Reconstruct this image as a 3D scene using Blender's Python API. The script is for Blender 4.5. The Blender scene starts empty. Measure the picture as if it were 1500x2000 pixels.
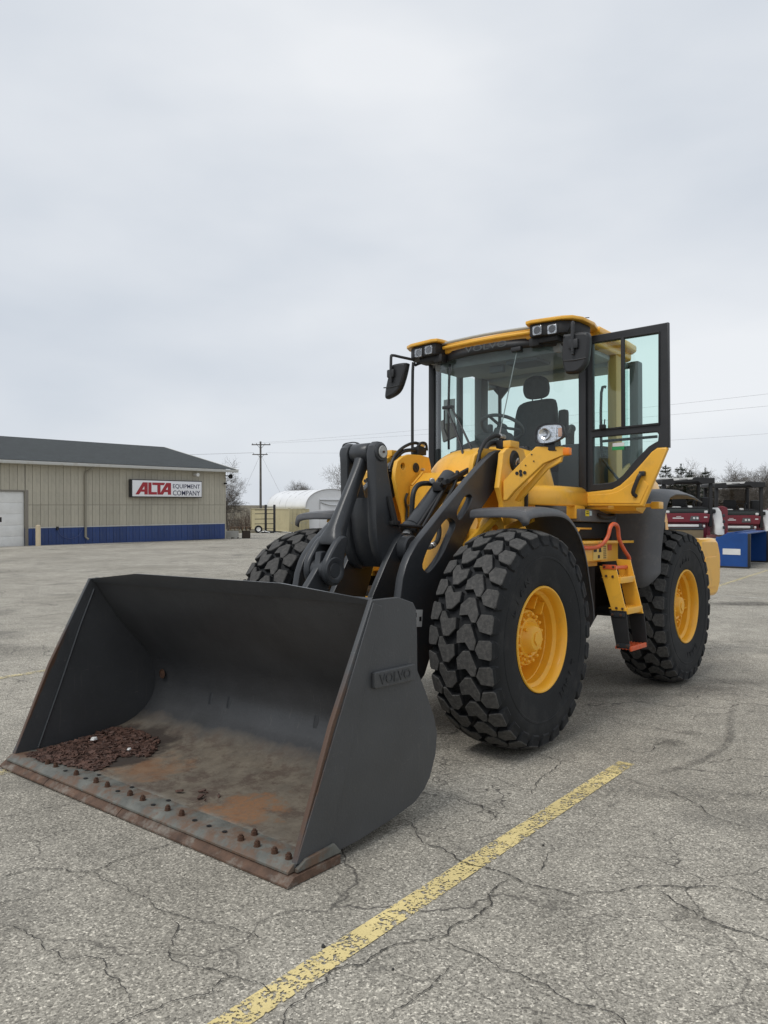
import bpy, bmesh, math, random
from mathutils import Matrix, Vector
R = math.radians
scene = bpy.context.scene
COL = scene.collection
random.seed(7)

# ------------------------------------------------------------------ camera, sky, sun, exposure
cam_d = bpy.data.cameras.new('camera'); cam = bpy.data.objects.new('camera', cam_d); COL.objects.link(cam)
cam.location = (0, 0, 1.684); cam.rotation_euler = (R(90 - 0.535), 0, 0)
cam_d.sensor_fit = 'HORIZONTAL'; cam_d.sensor_width = 36; cam_d.lens = 36
cam_d.clip_start = 0.05; cam_d.clip_end = 9000
scene.camera = cam

SUN_EL, SUN_AZ = 56, 226          # azimuth measured from +Y clockwise, high sun behind cloud, front left of the machine
world = bpy.data.worlds.new('World'); scene.world = world; world.use_nodes = True
nt = world.node_tree; nt.nodes.clear()
def wn(t, **k):
    n = nt.nodes.new(t)
    for a, b in k.items(): setattr(n, a, b)
    return n
wo = wn('ShaderNodeOutputWorld'); bg = wn('ShaderNodeBackground'); tc = wn('ShaderNodeTexCoord')
mp = wn('ShaderNodeMapping'); mp.inputs['Scale'].default_value = (1.0, 1.0, 2.6); mp.inputs['Rotation'].default_value = (0.15, 0.1, 0.6)
n1 = wn('ShaderNodeTexNoise'); n1.inputs['Scale'].default_value = 1.5; n1.inputs['Detail'].default_value = 5; n1.inputs['Roughness'].default_value = 0.45
rp = wn('ShaderNodeValToRGB')
rp.color_ramp.elements[0].position = 0.34; rp.color_ramp.elements[0].color = (0.600, 0.655, 0.730, 1)
rp.color_ramp.elements[1].position = 0.66; rp.color_ramp.elements[1].color = (0.87, 0.893, 0.925, 1)
sky = wn('ShaderNodeTexSky'); sky.sky_type = 'NISHITA'; sky.sun_disc = False
sky.sun_elevation = R(SUN_EL); sky.sun_rotation = R(SUN_AZ)
sk = wn('ShaderNodeMix', data_type='RGBA', blend_type='MULTIPLY'); sk.inputs[0].default_value = 1; sk.inputs[7].default_value = (0.1, 0.1, 0.1, 1)
mx = wn('ShaderNodeMix', data_type='RGBA'); mx.inputs[0].default_value = 0.95
L = nt.links.new
L(tc.outputs['Generated'], mp.inputs[0]); L(mp.outputs[0], n1.inputs[0]); L(n1.outputs[0], rp.inputs[0])
L(sky.outputs[0], sk.inputs[6]); L(sk.outputs[2], mx.inputs[6]); L(rp.outputs[0], mx.inputs[7])
L(mx.outputs[2], bg.inputs[0]); bg.inputs[1].default_value = 1.0; L(bg.outputs[0], wo.inputs[0])

sd = bpy.data.lights.new('sun', 'SUN'); sd.energy = 1.5; sd.angle = R(22); sd.color = (1, 0.97, 0.93)
sun = bpy.data.objects.new('sun', sd); COL.objects.link(sun)
az, el = R(SUN_AZ), R(SUN_EL)
sdir = Vector((math.sin(az) * math.cos(el), math.cos(az) * math.cos(el), math.sin(el)))
sun.rotation_euler = sdir.to_track_quat('Z', 'Y').to_euler(); sun.location = sdir * 50
vs = scene.view_settings; vs.view_transform = 'Standard'; vs.look = 'None'; vs.exposure = 0.0; vs.gamma = 1
scene.cycles.max_bounces = 7; scene.cycles.transparent_max_bounces = 16

# ------------------------------------------------------------------ materials
def mat(name, col, rough=0.5, metal=0.0, var=0.0, vscale=3.0, bump=0.0, bscale=40.0, col2=None, spec=0.5, coat=0.0, dirt=None, dscale=5.0, damt=0.0, dlow=0.5, dhigh=0.62):
    m = bpy.data.materials.new(name); m.use_nodes = True
    t = m.node_tree; b = t.nodes['Principled BSDF']; N = t.nodes.new; K = t.links.new
    c = N('ShaderNodeTexCoord')
    b.inputs['Roughness'].default_value = rough; b.inputs['Metallic'].default_value = metal
    b.inputs['Specular IOR Level'].default_value = spec; b.inputs['Coat Weight'].default_value = coat
    c2 = col2 or tuple(min(1, x * 1.25) for x in col)
    out = None
    if var > 0 or col2:
        n = N('ShaderNodeTexNoise'); n.inputs['Scale'].default_value = vscale; n.inputs['Detail'].default_value = 6; n.inputs['Roughness'].default_value = 0.6
        K(c.outputs['Object'], n.inputs[0])
        r = N('ShaderNodeValToRGB'); r.color_ramp.elements[0].position = 0.3; r.color_ramp.elements[1].position = 0.7
        lo = tuple(x * (1 - var) for x in col)
        r.color_ramp.elements[0].color = (*lo, 1); r.color_ramp.elements[1].color = (*(c2 if col2 else tuple(min(1, x * (1 + var)) for x in col)), 1)
        K(n.outputs[0], r.inputs[0]); out = r.outputs[0]
        mr = N('ShaderNodeMapRange'); mr.inputs[3].default_value = max(0.03, rough - 0.08); mr.inputs[4].default_value = min(1, rough + 0.1)
        K(n.outputs[0], mr.inputs[0]); K(mr.outputs[0], b.inputs['Roughness'])
    if dirt:
        n2 = N('ShaderNodeTexNoise'); n2.inputs['Scale'].default_value = dscale; n2.inputs['Detail'].default_value = 9; n2.inputs['Roughness'].default_value = 0.68
        K(c.outputs['Object'], n2.inputs[0])
        r2 = N('ShaderNodeMapRange'); r2.inputs[1].default_value = dlow; r2.inputs[2].default_value = dhigh; r2.inputs[4].default_value = damt
        K(n2.outputs[0], r2.inputs[0])
        x = N('ShaderNodeMix'); x.data_type = 'RGBA'; x.inputs[7].default_value = (*dirt, 1)
        if out: K(out, x.inputs[6])
        else: x.inputs[6].default_value = (*col, 1)
        K(r2.outputs[0], x.inputs[0]); out = x.outputs[2]
    if out: K(out, b.inputs['Base Color'])
    else: b.inputs['Base Color'].default_value = (*col, 1)
    if bump > 0:
        n3 = N('ShaderNodeTexNoise'); n3.inputs['Scale'].default_value = bscale; n3.inputs['Detail'].default_value = 4
        K(c.outputs['Object'], n3.inputs[0])
        bp = N('ShaderNodeBump'); bp.inputs['Strength'].default_value = bump; bp.inputs['Distance'].default_value = 0.01
        K(n3.outputs[0], bp.inputs['Height']); K(bp.outputs[0], b.inputs['Normal'])
    return m

def scuffed(m, col, scale=(3, 3, 60), thr=0.66, amt=0.5, ns=3.0, rot=(0.2, 0.5, 0.1)):
    t = m.node_tree; b = t.nodes['Principled BSDF']; N = t.nodes.new; K = t.links.new
    src = b.inputs['Base Color'].links[0].from_socket; c = N('ShaderNodeTexCoord'); mp_ = N('ShaderNodeMapping'); mp_.inputs['Scale'].default_value = scale; mp_.inputs['Rotation'].default_value = rot; K(c.outputs['Object'], mp_.inputs[0])
    n = N('ShaderNodeTexNoise'); n.inputs['Scale'].default_value = ns; n.inputs['Detail'].default_value = 5; n.inputs['Roughness'].default_value = .7; K(mp_.outputs[0], n.inputs[0])
    r = N('ShaderNodeMapRange'); r.inputs[1].default_value = thr; r.inputs[2].default_value = thr + .06; r.inputs[4].default_value = amt; K(n.outputs[0], r.inputs[0])
    n2 = N('ShaderNodeTexNoise'); n2.inputs['Scale'].default_value = 2.3; K(c.outputs['Object'], n2.inputs[0]); r2 = N('ShaderNodeMapRange'); r2.inputs[1].default_value = .42; r2.inputs[2].default_value = .6; K(n2.outputs[0], r2.inputs[0])
    mu = N('ShaderNodeMath'); mu.operation = 'MULTIPLY'; K(r.outputs[0], mu.inputs[0]); K(r2.outputs[0], mu.inputs[1])
    x = N('ShaderNodeMix'); x.data_type = 'RGBA'; x.inputs[7].default_value = (*col, 1); K(mu.outputs[0], x.inputs[0]); K(src, x.inputs[6]); K(x.outputs[2], b.inputs['Base Color']); return m
def glass_mat(name, tint, refl=1.0, grime=0.0):
    m = bpy.data.materials.new(name); m.use_nodes = True; t = m.node_tree; t.nodes.clear(); N = t.nodes.new; K = t.links.new
    o = N('ShaderNodeOutputMaterial'); tr = N('ShaderNodeBsdfTransparent'); tr.inputs[0].default_value = (*tint, 1)
    gl = N('ShaderNodeBsdfGlossy'); gl.inputs['Roughness'].default_value = 0.02
    fr = N('ShaderNodeFresnel'); fr.inputs[0].default_value = 1.5
    mu = N('ShaderNodeMath'); mu.operation = 'MULTIPLY'; mu.inputs[1].default_value = refl; K(fr.outputs[0], mu.inputs[0])
    x = N('ShaderNodeMixShader'); K(mu.outputs[0], x.inputs[0]); K(tr.outputs[0], x.inputs[1]); K(gl.outputs[0], x.inputs[2])
    if grime > 0:
        df = N('ShaderNodeBsdfDiffuse'); df.inputs[0].default_value = (0.45, 0.46, 0.45, 1)
        nz = N('ShaderNodeTexNoise'); nz.inputs['Scale'].default_value = 6; nz.inputs['Detail'].default_value = 6
        mr = N('ShaderNodeMapRange'); mr.inputs[1].default_value = 0.3; mr.inputs[2].default_value = 0.8; mr.inputs[4].default_value = grime
        K(nz.outputs[0], mr.inputs[0]); y = N('ShaderNodeMixShader'); K(mr.outputs[0], y.inputs[0]); K(x.outputs[0], y.inputs[1]); K(df.outputs[0], y.inputs[2]); x = y
    K(x.outputs[0], o.inputs[0]); return m

YEL = mat('yellow paint', (0.83, 0.44, 0.045), 0.36, var=0.06, vscale=2.5, coat=0.15, dirt=(0.36, 0.22, 0.07), dscale=7, damt=0.35, dlow=0.52, dhigh=0.74)
YEL2 = mat('yellow wheel paint', (0.84, 0.43, 0.025), 0.42, var=0.05, vscale=5, coat=0.15, dirt=(0.4, 0.24, 0.06), dscale=14, damt=0.35, dlow=0.55, dhigh=0.75)
GRY = mat('dark grey paint', (0.033, 0.036, 0.040), 0.34, var=0.16, vscale=2.2, bump=0.06, bscale=120, dirt=(0.12, 0.115, 0.11), dscale=22, damt=0.3, dlow=0.58, dhigh=0.75)
FEN = mat('grey fender plastic', (0.095, 0.098, 0.105), 0.5, var=0.12, vscale=3, bump=0.12, bscale=300, dirt=(0.16, 0.15, 0.14), dscale=10, damt=0.3)
scuffed(GRY, (.12, .118, .112), (6, 6, 40), .66, .45); scuffed(YEL, (.42, .27, .09), (16, 16, 1.3), .62, .3, 2.0, (0, 0, 0))
BLK = mat('black plastic', (0.018, 0.019, 0.021), 0.45, var=0.2, vscale=8, bump=0.08, bscale=200)
MBLK = mat('matte black steel', (0.013, 0.013, 0.014), 0.6, var=0.25, vscale=6)
HOSE = mat('black hose rubber', (0.013, 0.013, 0.013), 0.5, var=0.2, vscale=10)
INT = mat('cab interior plastic', (0.14, 0.152, 0.158), 0.7, var=0.1, vscale=6)
INTL = mat('cab trim plastic', (0.30, 0.32, 0.325), 0.7, var=0.1, vscale=6)
FAB = mat('seat fabric', (0.066, 0.073, 0.075), 0.9, var=0.2, vscale=30, bump=0.3, bscale=300)
STEEL = mat('bare steel', (0.5, 0.5, 0.49), 0.35, metal=0.9, var=0.2, vscale=20)
PIN = mat('worn pin steel', (0.42, 0.42, 0.4), 0.45, metal=0.4, var=0.25, vscale=30)
ORG = mat('orange paint', (0.62, 0.10, 0.03), 0.45, var=0.1, vscale=12, dirt=(0.3, 0.12, 0.06), dscale=25, damt=0.5)
AMB = mat('amber lens', (0.85, 0.22, 0.01), 0.2)
REDL = mat('red lens', (0.6, 0.06, 0.02), 0.2)
RUST = mat('rusty steel', (0.10, 0.058, 0.038), 0.8, var=0.45, vscale=14, bump=0.5, bscale=60, dirt=(0.22, 0.2, 0.17), dscale=9, damt=0.8, dlow=0.5, dhigh=0.65)
BOLT = mat('rusted bolt', (0.075, 0.036, 0.02), 0.85, var=0.4, vscale=60, bump=0.5, bscale=150)
EDGE = mat('worn edge steel', (0.122, 0.124, 0.110), 0.62, var=0.4, vscale=9, bump=0.3, bscale=50, dirt=(0.13, 0.072, 0.042), dscale=8, damt=0.85, dlow=0.46, dhigh=0.6)
GLS = glass_mat('green tinted glass', (0.86, 0.975, 0.945), 0.9, 0.01)
GLS2 = glass_mat('windshield glass', (0.87, 0.965, 0.945), 1.0, 0.02)
LENS = glass_mat('clear lens', (0.95, 0.96, 0.97), 1.6)
REFL = mat('lamp reflector', (0.85, 0.86, 0.87), 0.16, metal=1.0, bump=0.6, bscale=35)
WHT = mat('white paint', (0.74, 0.74, 0.72), 0.5, var=0.06, vscale=5)
STICK = mat('yellow sticker', (0.75, 0.62, 0.03), 0.5)
GREEN = mat('green tag', (0.02, 0.3, 0.09), 0.5)
SIDE = mat('tyre sidewall rubber', (0.0105, 0.0118, 0.0135), 0.72, var=0.3, vscale=6, bump=0.15, bscale=90, dirt=(0.034, 0.033, 0.032), dscale=6, damt=0.45, spec=0.3)
TREAD = mat('tyre tread rubber', (0.052, 0.051, 0.049), 0.88, var=0.25, vscale=30, bump=0.35, bscale=120, dirt=(0.105, 0.10, 0.093), dscale=45, damt=0.7, dlow=0.45, dhigh=0.65)
def tyre_mat():
    # worn, dusty tops of the tread blocks; the groove walls and the sidewall keep the dark rubber
    m = SIDE
    return m

# ------------------------------------------------------------------ mesh helpers
def shade(me, ang=32):
    for p in me.polygons: p.use_smooth = True
    me.set_sharp_from_angle(angle=R(ang))
def link(name, me, material, parent=None, smooth=True, ang=32):
    o = bpy.data.objects.new(name, me); COL.objects.link(o)
    if material is not None and len(me.materials) == 0:
        for m in (material if isinstance(material, (list, tuple)) else [material]): me.materials.append(m)
    if smooth: shade(me, ang)
    if parent is not None: o.parent = parent
    return o
def tag(o, label=None, cat=None, group=None, kind=None):
    if label: o['label'] = label
    if cat: o['category'] = cat
    if group: o['group'] = group
    if kind: o['kind'] = kind
    return o
def empty(name, loc=(0, 0, 0), rz=0.0):
    o = bpy.data.objects.new(name, None); COL.objects.link(o); o.location = loc; o.rotation_euler = (0, 0, rz); o.empty_display_size = 0.2
    return o
def copy_tree(o, parent=None):
    c = o.copy(); COL.objects.link(c); c.parent = parent
    for ch in list(o.children): copy_tree(ch, c)
    return c
def me_from(verts, faces, name='m'):
    me = bpy.data.meshes.new(name); me.from_pydata([tuple(v) for v in verts], [], faces); me.validate(); me.update(); return me
def bm_me(bm):
    bmesh.ops.recalc_face_normals(bm, faces=bm.faces)
    me = bpy.data.meshes.new('m'); bm.to_mesh(me); bm.free(); return me
def join(parts):
    bm = bmesh.new()
    for me in parts:
        bm.from_mesh(me)
    me = bpy.data.meshes.new('m'); bm.to_mesh(me); bm.free()
    for p in parts:
        if p.users == 0: bpy.data.meshes.remove(p)
    return me
def box(c, s, bev=0.0, rot=None, seg=2):
    bm = bmesh.new(); bmesh.ops.create_cube(bm, size=1)
    for v in bm.verts: v.co = Vector((v.co.x * s[0], v.co.y * s[1], v.co.z * s[2]))
    if bev > 0: bmesh.ops.bevel(bm, geom=list(bm.edges), offset=min(bev, min(s) * 0.45), segments=seg, affect='EDGES', profile=0.6)
    M = Matrix.Translation(c) @ (rot.to_4x4() if rot else Matrix())
    bm.transform(M); return bm_me(bm)
def bx2(a, b, bev=0.0, seg=2):
    c = [(a[i] + b[i]) / 2 for i in range(3)]; s = [abs(b[i] - a[i]) for i in range(3)]; return box(c, s, bev, None, seg)
AX = {'Y': Matrix(((1, 0, 0, 0), (0, 0, -1, 0), (0, 1, 0, 0), (0, 0, 0, 1))),
      'X': Matrix(((0, 0, 1, 0), (1, 0, 0, 0), (0, 1, 0, 0), (0, 0, 0, 1))), 'Z': Matrix()}
def plate(outlines, axis, centre, th, bev=0.004, M=None):
    """flat plate with holes: outlines = list of 2D rings, first the outside; lies across the given axis"""
    cu = bpy.data.curves.new('c', 'CURVE'); cu.dimensions = '2D'; cu.fill_mode = 'BOTH'
    cu.extrude = max(0.0005, th / 2 - bev); cu.bevel_depth = bev; cu.offset = -bev; cu.bevel_resolution = 1
    for ring in outlines:
        sp = cu.splines.new('POLY'); sp.points.add(len(ring) - 1); sp.use_cyclic_u = True
        for p, q in zip(sp.points, ring): p.co = (q[0], q[1], 0, 1)
    ob = bpy.data.objects.new('c', cu); me = bpy.data.meshes.new_from_object(ob)
    bpy.data.objects.remove(ob); bpy.data.curves.remove(cu)
    if M is None:
        off = {'X': (centre, 0, 0), 'Y': (0, centre, 0), 'Z': (0, 0, centre)}[axis]
        M = Matrix.Translation(off) @ AX[axis]
    me.transform(M); me.materials.clear(); return me
def text_me(s, size, M, ext=0.002, off=0.0, align='CENTER', sx=1.0, shear=0.0):
    cu = bpy.data.curves.new('t', 'FONT'); cu.body = s; cu.size = size; cu.extrude = ext; cu.offset = off; cu.align_x = align; cu.align_y = 'CENTER'; cu.shear = shear; cu.resolution_u = 3
    ob = bpy.data.objects.new('t', cu); me = bpy.data.meshes.new_from_object(ob)
    bpy.data.objects.remove(ob); bpy.data.curves.remove(cu)
    me.transform(M @ Matrix.Diagonal((sx, 1, 1, 1))); me.materials.clear(); return me
def frame(o, x, y):
    x = Vector(x).normalized(); y = Vector(y); z = x.cross(y).normalized(); y = z.cross(x)
    M = Matrix((x, y, z)).transposed().to_4x4(); M.translation = Vector(o); return M
def smooth_ring(pts, n=3, closed=True):
    out = []; N = len(pts)
    for i in range(N if closed else N - 1):
        p0, p1, p2, p3 = (Vector(pts[(i + k) % N] if closed else pts[min(max(i + k, 0), N - 1)]) for k in (-1, 0, 1, 2))
        for j in range(n):
            t = j / n
            out.append(0.5 * ((2 * p1) + (p2 - p0) * t + (2 * p0 - 5 * p1 + 4 * p2 - p3) * t * t + (3 * p1 - p0 - 3 * p2 + p3) * t ** 3))
    if not closed: out.append(Vector(pts[-1]))
    return [tuple(v) for v in out]
def circle(cx, cy, r, n=20, a0=0, a1=360):
    full = abs(a1 - a0) >= 360
    k = n if full else n - 1
    return [(cx + r * math.cos(R(a0 + (a1 - a0) * i / k)), cy + r * math.sin(R(a0 + (a1 - a0) * i / k))) for i in range(n)]
def tube(pts, r, n=8, sm=0, caps=True):
    P = [Vector(p) for p in (smooth_ring(pts, sm, False) if sm else pts)]
    rr = r if isinstance(r, (list, tuple)) else None
    V = []; F = []; up = Vector((0, 0, 1)); prev = None
    for i, p in enumerate(P):
        t = (P[min(i + 1, len(P) - 1)] - P[max(i - 1, 0)]).normalized()
        if prev is None:
            a = t.orthogonal().normalized()
        else:
            a = (prev - t * prev.dot(t)); a = a.normalized() if a.length > 1e-6 else t.orthogonal().normalized()
        prev = a; b = t.cross(a)
        ri = rr[0] + (rr[1] - rr[0]) * i / (len(P) - 1) if rr else r
        for k in range(n):
            an = 2 * math.pi * k / n; V.append(p + (a * math.cos(an) + b * math.sin(an)) * ri)
    for i in range(len(P) - 1):
        for k in range(n):
            F.append((i * n + k, i * n + (k + 1) % n, (i + 1) * n + (k + 1) % n, (i + 1) * n + k))
    if caps: F.append(tuple(range(n - 1, -1, -1))); F.append(tuple((len(P) - 1) * n + k for k in range(n)))
    return me_from(V, F)
def lathe(prof, n=48, M=None, closed=False):
    """prof = [(axial, radius)], axis = +Y"""
    V = []; F = []; m = len(prof)
    for i in range(n):
        a = 2 * math.pi * i / n
        for (h, r) in prof: V.append((r * math.cos(a), h, r * math.sin(a)))
    for i in range(n):
        j = (i + 1) % n
        for k in range(m if closed else m - 1):
            k2 = (k + 1) % m
            F.append((i * m + k, j * m + k, j * m + k2, i * m + k2))
    me = me_from(V, F)
    bm = bmesh.new(); bm.from_mesh(me); bmesh.ops.remove_doubles(bm, verts=bm.verts, dist=1e-5); bmesh.ops.recalc_face_normals(bm, faces=bm.faces)
    if M is not None: bm.transform(M)
    bm.to_mesh(me); bm.free(); return me
def cyl(a, b, r, n=20, bev=0.0):
    a = Vector(a); b = Vector(b); d = b - a; h = d.length
    e = min(bev, r * 0.4, h * 0.4)
    prof = [(0, 0), (0, r - e), (e, r), (h - e, r), (h, r - e), (h, 0)] if e > 0 else [(0, 0), (0, r), (h, r), (h, 0)]
    y = d.normalized(); x = y.orthogonal().normalized(); z = x.cross(y)
    M = Matrix((x, y, z)).transposed().to_4x4(); M.translation = a
    return lathe(prof, n, M)
def loft(rows, closed_u=False):
    V = [p for r in rows for p in r]; n = len(rows[0]); F = []
    for i in range(len(rows) - 1):
        for k in range(n if closed_u else n - 1):
            F.append((i * n + k, i * n + (k + 1) % n, (i + 1) * n + (k + 1) % n, (i + 1) * n + k))
    return me_from(V, F)
def solid(o, th, off=-1.0):
    m = o.modifiers.new('s', 'SOLIDIFY'); m.thickness = th; m.offset = off; m.use_even_offset = True; return o
def mirror(me, ax='Y'):
    m2 = me.copy(); S = Matrix.Diagonal((1, -1, 1, 1)) if ax == 'Y' else Matrix.Diagonal((-1, 1, 1, 1))
    m2.transform(S); m2.flip_normals(); return m2
def pair(name, me, material, parent, **k):
    m2 = mirror(me)
    return link(name, me, material, parent, **k), link(name, m2, material, parent, **k)

# ------------------------------------------------------------------ ground
GK = [(-40, 1.56), (0, .2006), (8, -.0714), (14, -.165), (22, -.215), (30, -.29), (40, -.385), (48, -.45), (60, -.75), (85, -1.38), (150, -2.6), (400, -3.5), (9000, -3.5)]
def g(y):
    for (a, za), (b, zb) in zip(GK, GK[1:]):
        if y <= b: return za + (zb - za) * (max(y, a) - a) / (b - a)
    return GK[-1][1]

def asphalt_mat():
    m = bpy.data.materials.new('weathered asphalt'); m.use_nodes = True
    t = m.node_tree; b = t.nodes['Principled BSDF']; K = t.links.new
    def N(ty, **k):
        n = t.nodes.new(ty)
        for a, v in k.items(): setattr(n, a, v)
        return n
    c = N('ShaderNodeTexCoord'); co = c.outputs['Object']
    def noise(s, d=5, r=0.55):
        n = N('ShaderNodeTexNoise'); n.inputs['Scale'].default_value = s; n.inputs['Detail'].default_value = d; n.inputs['Roughness'].default_value = r; K(co, n.inputs[0]); return n
    def ramp(src, stops):
        r = N('ShaderNodeValToRGB'); e = r.color_ramp.elements
        while len(e) < len(stops): e.new(0.5)
        for q, (p, cl) in zip(e, stops): q.position = p; q.color = (*cl, 1) if isinstance(cl, tuple) else (cl, cl, cl, 1)
        K(src, r.inputs[0]); return r.outputs[0]
    def mixc(f, a, bb, mode='MIX'):
        x = N('ShaderNodeMix', data_type='RGBA', blend_type=mode)
        for s, i in ((f, 0), (a, 6), (bb, 7)):
            if isinstance(s, (int, float)): x.inputs[i].default_value = s if i == 0 else (s, s, s, 1)
            elif isinstance(s, tuple): x.inputs[i].default_value = (*s, 1)
            else: K(s, x.inputs[i])
        return x.outputs[2]
    big = noise(0.35, 4); mid = noise(2.6, 5, 0.65)
    base = ramp(big.outputs[0], [(0.3, (0.285, 0.263, 0.218)), (0.55, (0.36, 0.335, 0.283)), (0.75, (0.412, 0.38, 0.318))])
    base = mixc(0.55, base, ramp(mid.outputs[0], [(0.32, 0.64), (0.68, 1.18)]), 'MULTIPLY')
    # aggregate: individual stones
    v = N('ShaderNodeTexVoronoi'); v.inputs['Scale'].default_value = 135; v.inputs['Randomness'].default_value = 1; K(co, v.inputs['Vector'])
    sep = N('ShaderNodeSeparateColor'); K(v.outputs['Color'], sep.inputs[0])
    stone = ramp(sep.outputs[0], [(0.0, 0.32), (0.2, 0.72), (0.6, 1.0), (0.82, 1.2), (0.93, 1.7), (1.0, 2.2)])
    base = mixc(0.85, base, stone, 'MULTIPLY')
    v2 = N('ShaderNodeTexVoronoi'); v2.inputs['Scale'].default_value = 260; K(co, v2.inputs['Vector'])
    sep2 = N('ShaderNodeSeparateColor'); K(v2.outputs['Color'], sep2.inputs[0])
    base = mixc(0.6, base, ramp(sep2.outputs[1], [(0.0, 0.55), (0.5, 1.0), (1.0, 1.5)]), 'MULTIPLY')
    # crack networks
    wob = noise(1.7, 4); wv = N('ShaderNodeVectorMath', operation='SCALE'); K(wob.outputs['Color'], wv.inputs[0]); wv.inputs[3].default_value = 0.55
    wa = N('ShaderNodeVectorMath', operation='ADD'); K(co, wa.inputs[0]); K(wv.outputs[0], wa.inputs[1])
    wob2 = noise(14, 3); wv2 = N('ShaderNodeVectorMath', operation='SCALE'); K(wob2.outputs['Color'], wv2.inputs[0]); wv2.inputs[3].default_value = 0.05
    wa2 = N('ShaderNodeVectorMath', operation='ADD'); K(wa.outputs[0], wa2.inputs[0]); K(wv2.outputs[0], wa2.inputs[1])
    def cracks(scale, width, thr0, thr1, nscale):
        d = N('ShaderNodeTexVoronoi', feature='DISTANCE_TO_EDGE'); d.inputs['Scale'].default_value = scale; K(wa2.outputs[0], d.inputs['Vector'])
        mr = N('ShaderNodeMapRange'); mr.inputs[1].default_value = 0; mr.inputs[2].default_value = width * scale; mr.inputs[3].default_value = 1; mr.inputs[4].default_value = 0; K(d.outputs['Distance'], mr.inputs[0])
        nm = noise(nscale, 2); m2 = N('ShaderNodeMapRange'); m2.inputs[1].default_value = thr0; m2.inputs[2].default_value = thr1; K(nm.outputs[0], m2.inputs[0])
        mu = N('ShaderNodeMath', operation='MULTIPLY'); K(mr.outputs[0], mu.inputs[0]); K(m2.outputs[0], mu.inputs[1]); return mu.outputs[0]
    k1 = cracks(0.55, 0.010, 0.40, 0.56, 0.5); k2 = cracks(2.0, 0.005, 0.47, 0.6, 0.33)
    ks = N('ShaderNodeMath', operation='MAXIMUM'); K(k1, ks.inputs[0]); K(k2, ks.inputs[1])
    kf = N('ShaderNodeMath', operation='MULTIPLY'); K(ks.outputs[0], kf.inputs[0]); kf.inputs[1].default_value = 0.85
    base = mixc(kf.outputs[0], base, (0.055, 0.05, 0.045))
    # oil and damp stains
    st = noise(0.8, 3, 0.5); sr = N('ShaderNodeMapRange'); sr.inputs[1].default_value = 0.6; sr.inputs[2].default_value = 0.74; sr.inputs[4].default_value = 0.5; K(st.outputs[0], sr.inputs[0])
    base = mixc(sr.outputs[0], base, (0.10, 0.095, 0.085))
    st2 = noise(4.5, 4, 0.6); sr2 = N('ShaderNodeMapRange'); sr2.inputs[1].default_value = 0.66; sr2.inputs[2].default_value = 0.78; sr2.inputs[4].default_value = 0.5; K(st2.outputs[0], sr2.inputs[0])
    base = mixc(sr2.outputs[0], base, (0.07, 0.066, 0.06))
    K(base, b.inputs['Base Color']); b.inputs['Roughness'].default_value = 0.88; b.inputs['Specular IOR Level'].default_value = 0.3
    h = N('ShaderNodeMath', operation='SUBTRACT'); K(sep.outputs[0], h.inputs[0]); K(ks.outputs[0], h.inputs[1])
    bu = N('ShaderNodeBump'); bu.inputs['Strength'].default_value = 0.55; bu.inputs['Distance'].default_value = 0.006; K(h.outputs[0], bu.inputs['Height']); K(bu.outputs[0], b.inputs['Normal'])
    return m
ASPH = asphalt_mat()
FIELD = mat('dead grass ground', (0.13, 0.105, 0.065), 0.95, var=0.4, vscale=0.4, bump=0.5, bscale=3, dirt=(0.07, 0.075, 0.035), dscale=0.25, damt=0.7)
CONC = mat('pale concrete', (0.42, 0.39, 0.33), 0.9, var=0.15, vscale=1.2, bump=0.2, bscale=60, dirt=(0.3, 0.28, 0.24), dscale=2, damt=0.6)

def strip_mesh(ys, x0, x1, dz):
    V = []; F = []
    for y in ys: V += [(x0, y, g(y) + dz), (x1, y, g(y) + dz)]
    for i in range(len(ys) - 1): F.append((2 * i, 2 * i + 1, 2 * i + 3, 2 * i + 2))
    return me_from(V, F)
ys = [-40, 0, 8, 14, 22, 30, 40, 48, 60, 85, 150, 400, 2000, 9000]
tag(link('ground', strip_mesh(ys, -6000, 6000, -0.03), FIELD, smooth=False), kind='structure')
tag(link('parking_lot', strip_mesh([-40, 0, 8, 14, 22, 30, 40, 48, 60, 80], -140, 140, 0), ASPH, smooth=False), kind='structure')

# ------------------------------------------------------------------ wheel loader (x forward, y left, z up; origin under the front axle)
def veh_matrix():
    yaw, pit, rol = .6821, -.0283, .0191
    Fv = Vector((-math.sin(yaw), 0, -math.cos(yaw))); U = Vector((0, -1, 0)); Lf = U.cross(Fv)
    B = Matrix((Fv, Lf, U)).transposed()
    cp, sp, cr, sr = math.cos(pit), math.sin(pit), math.cos(rol), math.sin(rol)
    Rv = B @ Matrix(((cp, 0, sp), (0, 1, 0), (-sp, 0, cp))) @ Matrix(((1, 0, 0), (0, cr, -sr), (0, sr, cr)))
    C = Matrix(((1, 0, 0), (0, 0, 1), (0, -1, 0)))     # x right, y down, z forward  ->  x right, y forward, z up
    M = (C @ Rv).to_4x4(); M.translation = (.1715, 5.903, 0.0); return M
LOADER = empty('wheel_loader'); LOADER.matrix_world = veh_matrix()
tag(LOADER, 'yellow and dark grey wheel loader with its bucket lowered and cab door open', 'wheel loader')

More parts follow.
